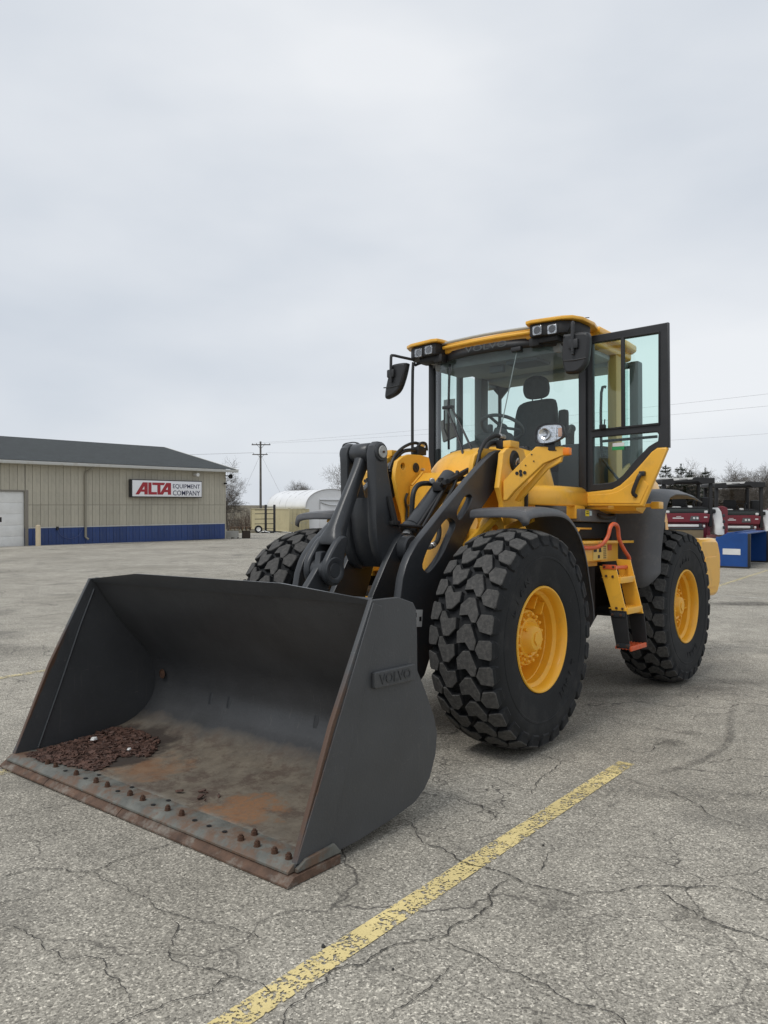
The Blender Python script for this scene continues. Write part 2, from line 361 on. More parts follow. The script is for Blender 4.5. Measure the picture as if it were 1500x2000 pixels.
# ---- bucket
inner = [(1.905, 1.148), (1.80, 0.985), (1.677, .827), (1.52, .655), (1.44, .55), (1.41, .45), (1.405, .366), (1.43, .285), (1.468, .229), (1.557, .160), (1.708, .112), (1.95, .086), (2.12, .079), (2.43, .073)]
inner_s = [(p[0], p[1]) for p in smooth_ring([(a, b, 0) for a, b in inner], 3, False)]
def offset_line(pts, d):
    out = []
    for i, p in enumerate(pts):
        a = Vector(pts[max(i - 1, 0)]); b = Vector(pts[min(i + 1, len(pts) - 1)]); t = (b - a).normalized(); out.append((p[0] + t.y * d, p[1] - t.x * d))
    return out
outer_s = offset_line(inner_s, -0.022)
if outer_s[10][0] > inner_s[10][0]: outer_s = offset_line(inner_s, 0.022)
def bucket_mat():
    m = mat('bucket inside paint', (0.043, 0.045, 0.048), 0.42, var=0.2, vscale=3, bump=0.1, bscale=60)
    t = m.node_tree; b = t.nodes['Principled BSDF']; K = t.links.new; N = t.nodes.new
    src = b.inputs['Base Color'].links[0].from_socket
    c = N('ShaderNodeTexCoord'); sp = N('ShaderNodeSeparateXYZ'); K(c.outputs['Object'], sp.inputs[0])
    def noise(s, d=8, r=0.65, sx=1, sy=1):
        mpn = N('ShaderNodeMapping'); mpn.inputs['Scale'].default_value = (sx, sy, 1); K(c.outputs['Object'], mpn.inputs[0])
        n = N('ShaderNodeTexNoise'); n.inputs['Scale'].default_value = s; n.inputs['Detail'].default_value = d; n.inputs['Roughness'].default_value = r; K(mpn.outputs[0], n.inputs[0]); return n.outputs[0]
    def mr(s, a, b2, o0=0.0, o1=1.0):
        q = N('ShaderNodeMapRange'); q.inputs[1].default_value = a; q.inputs[2].default_value = b2; q.inputs[3].default_value = o0; q.inputs[4].default_value = o1; K(s, q.inputs[0]); return q.outputs[0]
    def math2(op, a, b2):
        q = N('ShaderNodeMath'); q.operation = op
        for i, s in enumerate((a, b2)):
            if isinstance(s, (int, float)): q.inputs[i].default_value = s
            else: K(s, q.inputs[i])
        return q.outputs[0]
    def mixc(f, a, b2):
        x = N('ShaderNodeMix'); x.data_type = 'RGBA'
        K(f, x.inputs[0])
        for s, i in ((a, 6), (b2, 7)):
            if isinstance(s, tuple): x.inputs[i].default_value = (*s, 1)
            else: K(s, x.inputs[i])
        return x.outputs[2]
    # dried mud film left on the floor sheet: where load has lain
    zz = math2('ADD', sp.outputs[2], math2('MULTIPLY', math2('SUBTRACT', noise(3.5), 0.5), 0.12))
    fl = mr(zz, 0.205, 0.115)
    dust = N('ShaderNodeValToRGB'); e = dust.color_ramp.elements; e[0].position = 0.3; e[0].color = (0.095, 0.076, 0.056, 1); e[1].position = 0.7; e[1].color = (0.205, 0.175, 0.132, 1)
    K(noise(9, 12, 0.75), dust.inputs[0])
    col = mixc(math2('MULTIPLY', fl, mr(noise(2.2), 0.25, 0.5, 0.65, 1.0)), src, dust.outputs[0])
    # dark caked soil
    col = mixc(math2('MULTIPLY', fl, mr(noise(4.2, 12, 0.78, 1.4, 1), 0.5, 0.58, 0, 0.75)), col, (0.075, 0.05, 0.038))
    # rust bloom
    d = N('ShaderNodeVectorMath'); d.operation = 'DISTANCE'; d.inputs[1].default_value = (2.16, 0.62, 0.08); K(c.outputs['Object'], d.inputs[0])
    rb = math2('MULTIPLY', mr(math2('ADD', d.outputs['Value'], math2('MULTIPLY', math2('SUBTRACT', noise(9), 0.5), 0.75)), 0.24, 0.10), 0.8)
    col = mixc(math2('MULTIPLY', rb, mr(noise(38, 6, .7), 0.3, 0.6, 0.35, 1.0)), col, (0.27, 0.125, 0.05))
    d2 = N('ShaderNodeVectorMath'); d2.operation = 'DISTANCE'; d2.inputs[1].default_value = (2.08, -0.28, 0.08); K(c.outputs['Object'], d2.inputs[0])
    rb2 = math2('MULTIPLY', mr(math2('ADD', d2.outputs['Value'], math2('MULTIPLY', math2('SUBTRACT', noise(6), 0.5), 0.9)), 0.26, 0.05), 0.5)
    col = mixc(rb2, col, (0.25, 0.115, 0.045))
    # wet soil under and round the chips
    d3 = N('ShaderNodeVectorMath'); d3.operation = 'DISTANCE'; d3.inputs[1].default_value = (2.0, -0.86, 0.09); K(c.outputs['Object'], d3.inputs[0])
    wet = math2('MULTIPLY', mr(math2('ADD', d3.outputs['Value'], math2('MULTIPLY', math2('SUBTRACT', noise(5), 0.5), 0.4)), 0.44, 0.36), 0.88)
    col = mixc(wet, col, (0.03, 0.022, 0.018))
    # bare pale steel near the edge
    ed = math2('MULTIPLY', mr(sp.outputs[0], 2.26, 2.34), mr(noise(5, 8, 0.7, 1, 1.5), 0.42, 0.58, 0, 0.85))
    col = mixc(ed, col, (0.27, 0.275, 0.25))
    K(col, b.inputs['Base Color'])
    ro = N('ShaderNodeMapRange'); ro.inputs[3].default_value = 0.42; ro.inputs[4].default_value = 0.85; K(fl, ro.inputs[0]); K(ro.outputs[0], b.inputs['Roughness'])
    return m
BKT = scuffed(scuffed(bucket_mat(), (.12, .115, .105), (2.5, 30, 2.5), .62, .5, 3, (0, 0, 0)), (.10, .06, .04), (14, 14, 14), .68, .6, 1.0)
ring = inner_s + outer_s[::-1]
rows = [[(x, y, z) for x, z in ring] for y in (-1.237, -0.6, 0, 0.6, 1.237)]
bucket = link('bucket', loft(rows, True), BKT, LOADER, ang=40)
tag(bucket, 'dark grey bucket with rusty muddy floor and wood chips inside')
spl = [(1.927, 1.153), (1.72, 1.153), (1.60, 1.118), (1.573, 1.08), (1.565, .95), (1.562, .77), (1.492, .655), (1.414, .509), (1.386, .411), (1.40, .307), (1.45, .2), (1.50, .15), (1.583, .105), (1.778, .072), (2.024, .046), (2.30, .04), (2.43, .06), (2.205, .61)]
def side_mat():
    m = mat('bucket side paint', (0.054, 0.057, 0.061), 0.45, var=0.14, vscale=2.5, bump=0.08, bscale=80, dirt=(0.13, 0.125, 0.12), dscale=30, damt=0.35, dlow=0.6, dhigh=0.75)
    t = m.node_tree; b = t.nodes['Principled BSDF']; K = t.links.new; N = t.nodes.new
    src = b.inputs['Base Color'].links[0].from_socket; c = N('ShaderNodeTexCoord'); sp = N('ShaderNodeSeparateXYZ'); K(c.outputs['Object'], sp.inputs[0])
    # distance behind the sloping front edge: x + 0.46 z
    a = N('ShaderNodeMath'); a.operation = 'MULTIPLY_ADD'; a.inputs[1].default_value = 0.464; K(sp.outputs[2], a.inputs[0]); K(sp.outputs[0], a.inputs[2])
    nz = N('ShaderNodeTexNoise'); nz.inputs['Scale'].default_value = 12; nz.inputs['Detail'].default_value = 6; K(c.outputs['Object'], nz.inputs[0])
    ad = N('ShaderNodeMath'); ad.operation = 'MULTIPLY_ADD'; ad.inputs[1].default_value = 0.03; K(nz.outputs[0], ad.inputs[0]); K(a.outputs[0], ad.inputs[2])
    mr = N('ShaderNodeMapRange'); mr.inputs[1].default_value = 2.470; mr.inputs[2].default_value = 2.480; K(ad.outputs[0], mr.inputs[0])
    x = N('ShaderNodeMix'); x.data_type = 'RGBA'; x.inputs[7].default_value = (0.085, 0.046, 0.028, 1); K(src, x.inputs[6])
    lowz = N('ShaderNodeMapRange'); lowz.inputs[1].default_value = 1.0; lowz.inputs[2].default_value = 0.35; lowz.inputs[3].default_value = 0.15; K(sp.outputs[2], lowz.inputs[0])
    n5 = N('ShaderNodeTexNoise'); n5.inputs['Scale'].default_value = 7; n5.inputs['Detail'].default_value = 8; K(c.outputs['Object'], n5.inputs[0])
    m5 = N('ShaderNodeMath'); m5.operation = 'ADD'; K(lowz.outputs[0], m5.inputs[0]); K(n5.outputs[0], m5.inputs[1])
    m6 = N('ShaderNodeMapRange'); m6.inputs[1].default_value = 0.75; m6.inputs[2].default_value = 1.05; K(m5.outputs[0], m6.inputs[0])
    m7 = N('ShaderNodeMath'); m7.operation = 'MULTIPLY'; K(mr.outputs[0], m7.inputs[0]); K(m6.outputs[0], m7.inputs[1]); K(m7.outputs[0], x.inputs[0]); K(x.outputs[2], b.inputs['Base Color'])
    return m
BSD = scuffed(scuffed(side_mat(), (.19, .185, .175), (4, 4, 50), .64, .55), (.13, .12, .11), (26, 26, 1.6), .60, .35, 2.0, (0, 0, 0))
pair('side_plate', plate([spl], 'Y', 1.252, .026, .004), BSD, bucket)
wst = [(1.927 - .004, 1.14), (2.425, .075), (2.31, .05), (2.23, .052), (1.86, 1.12)]
pair('wear_plate', plate([wst], 'Y', 1.268, .008, .002), BSD, bucket)
pair('inner_weld', tube([(1.9, 1.233, 1.08), (1.995, 1.233, .847), (2.132, 1.233, .467), (2.275, 1.233, .085)], .007, 6), GRY, bucket)
def guard():
    top = [(-1.235, 1.152), (-.66, 1.207), (.66, 1.207), (1.235, 1.152)]; rows = []
    for dx in (.012, -.010):
        rows.append([(1.895 + dx, y, 1.128) for y, z in top]); rows.append([(1.895 + (z - 1.128) * .62 + dx, y, z) for y, z in top])
    r = [rows[0], rows[1], rows[3], rows[2]]; r.append(r[0]); return loft(r)
link('spill_guard', guard(), GRY, bucket)
link('base_edge', plate([[(2.30, .043), (2.466, .043), (2.466, .052), (2.432, .0755), (2.30, .0755)]], 'Y', 0, 2.524, .0015), EDGE, bucket)
for a, b in ((-1.292, -.74), (-.735, .02), (.025, 1.292)):
    link('cutting_edge', plate([[(2.17, .002), (2.494, .002), (2.494, .010), (2.455, .0385), (2.17, .0385)]], 'Y', (a + b) / 2, b - a, .0015), RUST, bucket)
pair('corner_shroud', plate([[(2.16, .052), (2.2, .095), (2.38, .085), (2.43, .058), (2.43, .045), (2.16, .045)]], 'Y', 1.276, .02, .004), EDGE, bucket)
bolt_me = join([cyl((0, 0, 0), (0, 0, .005), .024, 12), cyl((0, 0, .005), (0, 0, .040), .021, 6, .001), cyl((0, 0, .040), (0, 0, .056), .0125, 8, .001)])
bolt_me.transform(Matrix.Diagonal((.70, .70, .50, 1))); bolt_me.materials.append(BOLT); shade(bolt_me)
for x, y in [(2.405, -.885), (2.405, -.79), (2.405, -.558), (2.404, -.348), (2.403, -.234), (2.402, -.018), (2.403, .1), (2.406, .322), (2.403, .432), (2.418, .894), (2.337, .894), (2.417, 1.002), (2.417, 1.116), (2.418, 1.205)]:
    o = bpy.data.objects.new('bolt', bolt_me); COL.objects.link(o); o.parent = bucket; o.location = (x - .012, y, .0745); o.rotation_euler = (random.uniform(-.05, .05), random.uniform(-.05, .05), random.uniform(0, 1))
hole_me = me_from([(.013 * math.cos(i * .5236), .013 * math.sin(i * .5236), 0) for i in range(12)], [tuple(range(12))]); hole_me.materials.append(MBLK)
for x, y in [(2.407, .541), (2.408, .652), (2.406, .765), (2.41, -.67), (2.409, -.45), (2.411, -.121), (2.411, .205), (2.327, -.117), (2.327, -.449), (2.324, .211)]:
    o = bpy.data.objects.new('bolt_hole', hole_me); COL.objects.link(o); o.parent = bucket; o.location = (x - .012, y, .0795)
link('drain_hole', lathe([(0, 0), (0, .03), (.004, .034), (.006, .03)], 16, Matrix.Translation((1.425, -1.12, .45)) @ Matrix.Rotation(R(-90), 4, 'Z')), BOLT, bucket)
link('badge', plate([[(1.93, .741), (1.93, .806), (1.921, .812), (1.617, .812), (1.608, .806), (1.608, .734), (1.615, .729), (1.92, .733)]], 'Y', 1.275, .022, .005), BSD, bucket)
tm = frame((1.769, 1.2865, .770), (-1, 0, 0), (0, 0, 1))
link('badge_lettering', text_me('VOLVO', .066, tm, .003, .0015, sx=1.12), GRY, bucket)
# hinge ears on the back of the bucket
for y in (-.59, -.40, .40, .59):
    link('hinge_ear', plate([[(1.42, .62), (1.30, .50), (1.20, .38), (1.16, .28), (1.20, .22), (1.30, .20), (1.45, .18), (1.40, .4)]], 'Y', y, .04, .006), GRY, bucket)
ear = [(.945, 1.345), (.985, 1.338), (1.0, 1.243), (1.05, 1.185), (1.117, 1.108), (1.24, .99), (1.40, .82), (1.47, .70), (1.42, .62), (1.30, .62), (1.05, .80), (.93, 1.0), (.865, 1.18), (.87, 1.28), (.90, 1.33)]
link('hinge_ear', plate([ear], 'Y', 0.0, .052, .008), GRY, bucket)

# ---- boom
front = [(.735, 1.052), (.711, 1.168), (.672, 1.255), (.633, 1.314), (.548, 1.403), (.466, 1.463), (.381, 1.525), (.262, 1.615), (.149, 1.695), (.033, 1.777), (-.088, 1.866), (-.212, 1.951), (-.341, 2.035), (-.461, 2.10), (-.55, 2.125), (-.63, 2.118), (-.69, 2.07), (-.70, 2.0), (-.66, 1.94),
         (-.56, 1.88), (-.49, 1.835), (-.36, 1.725), (-.2, 1.598), (-.07, 1.456), (.08, 1.26), (.2, 1.03), (.3, .78), (.46, .5), (.7, .32), (1.0, .23), (1.2, .23), (1.29, .29), (1.30, .37), (1.25, .43), (1.1, .5), (.92, .65), (.80, .85)]
h1 = smooth_ring([(.486, 1.255, 0), (.452, 1.205, 0), (.40, 1.204, 0), (.261, 1.305, 0), (.15, 1.44, 0), (.091, 1.515, 0), (.103, 1.556, 0), (.172, 1.574, 0), (.261, 1.526, 0), (.40, 1.39, 0)], 3)
h2 = smooth_ring([(.033, 1.567, 0), (-.027, 1.608, 0), (-.131, 1.72, 0), (-.12, 1.748, 0), (-.088, 1.753, 0), (-.027, 1.727, 0), (.056, 1.635, 0), (.06, 1.59, 0)], 3)
boom = link('boom', cyl((.56, -.46, .86), (.56, .46, .86), .13, 28, .01), GRY, LOADER)
pair('boom_arm', plate([front, [(a, b) for a, b, _ in h1], [(a, b) for a, b, _ in h2]], 'Y', .482, .058, .006), GRY, boom)
pair('bearing_plate', plate([[(.26, 1.47), (.335, 1.458), (.411, 1.383), (.504, 1.262), (.655, 1.037), (.72, .86), (.60, .76), (.42, .8), (.30, .98), (.20, 1.22), (.17, 1.38), (.20, 1.45)]], 'Y', .185, .048, .005), GRY, boom)
pair('pivot_boss', cyl((.30, .20, 1.355), (.30, .285, 1.355), .098, 28, .012), GRY, boom)
pair('pivot_cap', cyl((.30, .285, 1.355), (.30, .315, 1.355), .06, 24, .008), MBLK, boom)
pair('boom_pin', cyl((-.59, .40, 2.03), (-.59, .60, 2.03), .075, 24, .008), MBLK, boom)
link('arm_label', plate([[(.61, .955), (.49, .945), (.50, .83), (.61, .84)]], 'Y', .5125, .002, .0004), WHT, boom)
for (a, b, c, d) in ((.60, .93, .56, .90), (.585, .885, .575, .875), (.585, .865, .575, .855), (.53, .9, .505, .87)):
    link('label_print', bx2((c, .5134, d), (a, .5146, b)), MBLK, boom)

# ---- bellcrank and link
bc = [(.595, 1.98), (.60, 2.03), (.585, 2.085), (.545, 2.118), (.50, 2.118), (.46, 2.09), (.445, 2.04), (.43, 1.90), (.37, 1.70), (.29, 1.5), (.20, 1.42), (.19, 1.33), (.24, 1.26), (.33, 1.21), (.42, 1.20), (.49, 1.24), (.545, 1.34), (.575, 1.45), (.585, 1.58), (.585, 1.75)]
core = [(.55, 1.72), (.36, 1.65), (.27, 1.46), (.22, 1.40), (.23, 1.3), (.33, 1.23), (.42, 1.22), (.50, 1.32), (.54, 1.45), (.56, 1.6)]
bell = link('bellcrank', plate([core], 'Y', 0, .19, .02), GRY, LOADER)
pair('cheek', plate([bc], 'Y', .128, .075, .014), GRY, bell)
pair('cheek_boss', cyl((.521, .155, 2.043), (.521, .178, 2.043), .068, 28, .008), GRY, bell)
pair('pin_cap', cyl((.521, .178, 2.043), (.521, .19, 2.043), .045, 24, .004), PIN, bell)
pair('pin_bolt', cyl((.521, .19, 2.043), (.521, .198, 2.043), .009, 6), BOLT, bell)
link('lug', join([tube([(.44, .165, 1.73), (.40, .19, 1.56), (.39, .19, 1.53)], .02, 8), box((.385, .178, 1.54), (.09, .05, .03), .006), cyl((.36, .19, 1.525), (.10, .22, 1.51), .012, 8)]), MBLK, bell)
# link rod: eye, tapering shaft, fork
P0, P1 = Vector((.545, 0, 1.96)), Vector((.845, 0, 1.405))
ax = (P1 - P0).normalized(); nrm = Vector((-ax.z, 0, ax.x))
def sect(p, w, h, k=3):
    out = []
    for i in range(16):
        a = 2 * math.pi * i / 16; c, s = math.cos(a), math.sin(a)
        out.append(p + Vector((0, 1, 0)) * (w * abs(c) ** .6 * (1 if c >= 0 else -1)) + nrm * (h * abs(s) ** .6 * (1 if s >= 0 else -1)))
    return out
secs = []
for t, w, h in ((-.06, .05, .06), (0.05, .042, .05), (.25, .038, .05), (.6, .042, .058), (.85, .055, .066), (.97, .09, .07), (1.04, .105, .065), (1.07, .10, .05)):
    secs.append(sect(P0.lerp(P1, t), w, h))
lk = loft(secs, True)
fork = [(.80, 1.43), (.88, 1.44), (.985, 1.32), (1.02, 1.25), (1.015, 1.17), (.97, 1.12), (.91, 1.115), (.86, 1.15), (.845, 1.22), (.83, 1.32)]
fork = [(a, b) for a, b, _ in smooth_ring([(a, b, 0) for a, b in fork], 3)]
linkrod = link('link_rod', join([lk, cyl((.521, -.085, 2.043), (.521, .085, 2.043), .072, 28, .012), plate([fork], 'Y', .085, .052, .014), plate([fork], 'Y', -.085, .052, .014)]), GRY, LOADER, ang=50)
for s in (1, -1):
    link('eye_ring', lathe([(.111 * s, .05), (.117 * s, .06), (.117 * s, .085), (.11 * s, .092)], 28, Matrix.Translation((.935, 0, 1.215))), GRY, linkrod)
    link('pin_cap', cyl((.935, .105 * s, 1.215), (.935, .114 * s, 1.215), .05, 24, .003), GRY, linkrod)
link('spacer', cyl((.935, -.062, 1.215), (.935, .062, 1.215), .075, 24, .01), GRY, linkrod)

# ---- tilt cylinder
tc0, tc1 = Vector((-.47, .09, 1.93)), Vector((.05, .09, 1.50))
tilt = link('tilt_cylinder', cyl(tc0, tc1, .075, 28, .012), GRY, LOADER)
link('gland', cyl(tc1, tc1 + (tc1 - tc0).normalized() * .06, .085, 28, .01), GRY, tilt)
link('piston_rod', cyl(tc1, (.30, .09, 1.30), .042, 20), STEEL, tilt)
link('oil_pipe', tube([(-.24, .17, 1.80), (-.02, .19, 1.635), (.06, .19, 1.56), (.1, .17, 1.50), (.075, .13, 1.47)], .014, 8, 4), MBLK, tilt)
link('oil_pipe', tube([(-.25, .20, 1.84), (.10, .22, 1.50), (.10, .2, 1.45)], .014, 8, 4), MBLK, tilt)
link('manifold', join([box((-.23, .16, 1.83), (.09, .10, .07), .01), cyl((-.23, .16, 1.87), (-.23, .16, 1.90), .025, 6), cyl((-.19, .2, 1.84), (-.15, .25, 1.86), .022, 8)]), MBLK, tilt)

# ---- front frame
outp = [(-.414, 1.70), (-.353, 1.815), (-.405, 2.014), (-.416, 2.084), (-.46, 2.115), (-.502, 2.135), (-.65, 2.148), (-.736, 2.14), (-.80, 2.05), (-.82, 1.7), (-.82, 1.1), (-.30, 1.1), (-.40, 1.4)]
inp = [(-.311, 1.925), (-.32, 2.0), (-.345, 2.071), (-.42, 2.115), (-.508, 2.141), (-.677, 2.147), (-.797, 2.136), (-.825, 2.07), (-.86, 1.9), (-.88, 1.2), (-.2, 1.1), (-.25, 1.3), (-.46, 1.5), (-.43, 1.62), (-.36, 1.77)]
deck = [(-.90, 1.985), (-.66, 1.985), (-.50, 1.862), (-.47, 1.55), (-.30, 1.30), (-.20, 1.05), (.25, .95), (.30, .70), (-.95, .65), (-1.0, 1.4)]
frm = link('front_frame', plate([deck], 'Y', 0, .71, .012), YEL, LOADER)
pair('tower_plate', plate([inp, circle(-.421, 2.031, .030, 18), circle(-.52, 1.80, .016, 12)], 'Y', .381, .04, .006), YEL, frm)
pair('outer_tower_plate', plate([outp], 'Y', .592, .045, .006), YEL, frm)
pair('tower_stop', box((-.58, .59, 2.165), (.14, .07, .055), .008), YEL, frm)
pair('pin_cover', lathe([(0, 0), (.012, .04), (.02, .055), (.012, .068), (0, .074)], 24, Matrix.Translation((-.585, .614, 2.035)) @ Matrix.Diagonal((1, 1, 1.15, 1))), MBLK, frm)
pair('pin_keeper', join([tube([(-.6, .645, 2.02), (-.575, .655, 2.05), (-.55, .655, 2.03), (-.555, .645, 2.0)], .007, 6, 3)]), STEEL, frm)
pair('inner_pin', join([cyl((-.598, .361, 2.031), (-.598, .350, 2.031), .042, 24, .003), cyl((-.598, .350, 2.031), (-.598, .346, 2.031), .012, 6)]), MBLK, frm)
pair('grease_fitting', cyl((-.69, .361, 2.02), (-.69, .335, 2.02), .012, 8), STEEL, frm); pair('grease_fitting', cyl((-.49, .361, 1.70), (-.49, .33, 1.70), .010, 8), STEEL, frm)
pair('lift_cylinder', join([cyl((-.55, .33, 1.0), (.15, .33, .98), .065, 20, .01), cyl((.15, .33, .98), (.5, .33, .90), .035, 16)]), GRY, LOADER)
link('front_axle', join([cyl((0, -.80, .75), (0, .80, .75), .15, 24, .02), lathe([(-.22, .16), (-.15, .26), (.15, .26), (.22, .16)], 24, Matrix.Translation((0, 0, .75)))]), MBLK, LOADER)
link('rear_axle', join([cyl((-3, -.80, .75), (-3, .80, .75), .15, 24, .02), lathe([(-.22, .16), (-.15, .26), (.15, .26), (.22, .16)], 24, Matrix.Translation((-3, 0, .75)))]), MBLK, LOADER)
# inclined deck panel edge and fork ribs
pair('deck_rail', tube([(-.66, .33, 1.995), (-.50, .33, 1.872)], .009, 6), YEL, frm)
link('deck_strip', tube([(-.445, .28, 1.97), (-.154, .28, 1.865)], .022, 6), MBLK, frm)
# head lamp brackets
def bracket():
    fc = [(-.385, .632, 1.715), (-.385, .632, 1.865), (-.45, .872, 2.118), (-.50, 1.058, 2.112), (-.51, 1.108, 2.10), (-.51, 1.108, 2.046), (-.50, 1.06, 2.042), (-.468, .925, 1.99), (-.41, .715, 1.79), (-.395, .66, 1.722)]
    n = Vector((-1, -.22, 0)).normalized()
    V = [Vector(p) for p in fc] + [Vector(p) + n * .055 for p in fc]; k = len(fc)
    F = [tuple(range(k - 1, -1, -1)), tuple(range(k, 2 * k))] + [(i, (i + 1) % k, k + (i + 1) % k, k + i) for i in range(k)]
    bm = bmesh.new(); bm.from_mesh(me_from(V, F)); bmesh.ops.recalc_face_normals(bm, faces=bm.faces)
    bmesh.ops.bevel(bm, geom=[e for e in bm.edges], offset=.004, segments=1, affect='EDGES')
    return bm_me(bm)
br_l, br_r = pair('lamp_bracket', bracket(), YEL, frm)
def on_face(y, z):   # point on the sloping front face of the left bracket
    return Vector((-.385 - (y - .632) * .263, y, z))
dots = [cyl(on_face(y, z) + Vector((-.002, 0, 0)), on_face(y, z) + Vector((.0035, 0, 0)), r, 12) for y, z, r in ((.762, 1.935, .0135), (.735, 1.922, .0135), (.793, 1.925, .0135), (.765, 1.91, .0135), (.80, 1.98, .005), (.86, 2.01, .005), (.845, 2.06, .005), (1.02, 2.085, .005))]
[pair('bracket_hole', d, MBLK, frm) for d in dots]
link('marker_lamp', join([box((-.512, 1.10, 2.073), (.05, .05, .056), .008)]), AMB, frm); link('marker_lamp', join([box((-.512, -1.10, 2.073), (.05, .05, .056), .008)]), AMB, frm)
pair('bracket_flange', plate([[(.66, 1.72), (.715, 1.79), (.925, 1.99), (1.06, 2.04), (1.05, 2.0), (.94, 1.95), (.76, 1.77), (.70, 1.71)]], 'X', -.52, .03, .004), YEL, frm)
# head lamps
lampo = smooth_ring([(-.105, -.03, 0), (-.10, .03, 0), (-.06, .066, 0), (.02, .07, 0), (.085, .06, 0), (.105, .02, 0), (.10, -.025, 0), (.05, -.055, 0), (-.02, -.068, 0), (-.08, -.062, 0)], 4)
def lamp_mesh(sc, x0, x1, sc1=None):
    sc1 = sc1 or sc
    rows = [[(x0, a * sc, b * sc) for a, b, _ in lampo], [(x1, a * sc1, b * sc1) for a, b, _ in lampo]]
    me = loft(rows, True); bm = bmesh.new(); bm.from_mesh(me); bmesh.ops.holes_fill(bm, edges=[e for e in bm.edges if e.is_boundary]); bm.to_mesh(me); bm.free(); return me
for s in (1, -1):
    M = Matrix.Translation((-.455, .985 * s, 2.207)) @ Matrix.Rotation(R(4 * s), 4, 'Z') @ Matrix.Diagonal((1, s * 1.1, 1.1, 1))
    def put(n, me, m, par=None):
        me.transform(M)
        if s < 0: me.flip_normals()
        return link(n, me, m, par or frm, ang=40)
    hl = put('head_lamp', join([lamp_mesh(1.0, -.13, .0, 1.0) if False else lamp_mesh(.6, -.13, -.02, 1.0), loft([[(-.02, a, b) for a, b, _ in lampo], [(.006, a, b) for a, b, _ in lampo], [(.006, a * .9, b * .88) for a, b, _ in lampo], [(-.012, a * .88, b * .86) for a, b, _ in lampo]], True)]), BLK)
    put('lamp_reflector', join([lamp_mesh(.88, -.03, -.010, .89), lathe([(0, .0), (.003, .018), (.012, .034), (.02, .04)], 20, Matrix.Translation((-.008, -.035, .0)) @ Matrix.Rotation(R(-90), 4, 'Z')), box((-.004, .045, .0), (.008, .006, .10), .001)]), REFL)
    put('indicator', box((-.004, .074, .005), (.010, .028, .06), .01), mat('pale amber glass', (.62, .36, .24), .15, metal=.3))
    put('lamp_lens', lamp_mesh(.895, -.002, .002, .88), LENS)
    put('lamp_foot', box((-.05, -.01, -.085), (.06, .08, .06), .01), BLK)

# ---- hoses around the towers and booms
hs = [([(-.70, .42, 2.255), (-.646, .40, 2.253), (-.522, .40, 2.205), (-.428, .40, 2.118), (-.36, .41, 2.0), (-.28, .42, 1.86)], .017, HOSE), ([(-.76, .40, 2.20), (-.713, .37, 2.204), (-.614, .36, 2.18), (-.546, .36, 2.109), (-.465, .37, 2.06), (-.38, .40, 1.93)], .021, HOSE),
      ([(-.72, -.42, 2.185), (-.62, -.43, 2.19), (-.51, -.44, 2.165), (-.40, -.44, 2.08), (-.34, -.44, 1.98)], .017, HOSE), ([(-.74, -.42, 2.25), (-.69, -.43, 2.259), (-.598, -.43, 2.24), (-.50, -.44, 2.193), (-.40, -.44, 2.115), (-.33, -.44, 2.0)], .014, HOSE),
      ([(-.30, .03, 1.862), (-.22, .0, 1.862), (-.14, .0, 1.84), (-.085, .0, 1.78), (-.068, .0, 1.68), (-.06, .0, 1.54)], .021, HOSE), ([(-.28, .18, 1.86), (-.40, .26, 1.90), (-.52, .28, 1.86)], .02, HOSE), ([(-.30, .14, 1.80), (-.38, .24, 1.78), (-.50, .30, 1.78), (-.6, .3, 1.9)], .018, HOSE),
      ([(.15, .40, 1.56), (.16, .42, 1.48), (.20, .43, 1.41), (.27, .43, 1.375), (.30, .42, 1.37)], .018, HOSE), ([(-.02, .41, 1.74), (-.02, .42, 1.68), (.01, .42, 1.63), (.05, .41, 1.6)], .015, HOSE),
      ([(-.47, -.355, 1.8), (-.44, -.35, 1.74), (-.46, -.35, 1.66), (-.44, -.34, 1.55), (-.40, -.30, 1.44)], .011, HOSE), ([(-.30, .27, 1.95), (-.20, .3, 1.82), (-.05, .3, 1.66), (.1, .3, 1.5), (.2, .3, 1.38)], .015, HOSE)]
for p, r, m in hs: link('hydraulic_hose', tube(p, r, 9, 5), m, LOADER)
ft = [((.15, .40, 1.52), (.155, .41, 1.49)), ((-.69, .42, 2.255), (-.75, .43, 2.25)), ((.28, .428, 1.373), (.335, .42, 1.37)), ((.24, .43, 1.385), (.27, .43, 1.375)), ((-.26, .05, 1.885), (-.23, .08, 1.88)), ((-.70, -.42, 2.185), (-.76, -.42, 2.185)), ((-.72, -.42, 2.253), (-.78, -.41, 2.24))]
for a, b in ft: link('hose_fitting', cyl(a, b, .023, 8, .003), STEEL, LOADER)
for s in (1, -1): link('valve_block', join([box((-.74, .42 * s, 2.19), (.12, .06, .07), .008), tube([(-.70, .42 * s, 2.22), (-.73, .40 * s, 2.26), (-.80, .40 * s, 2.26), (-.82, .40 * s, 2.2)], .012, 8, 3)]), MBLK, LOADER)

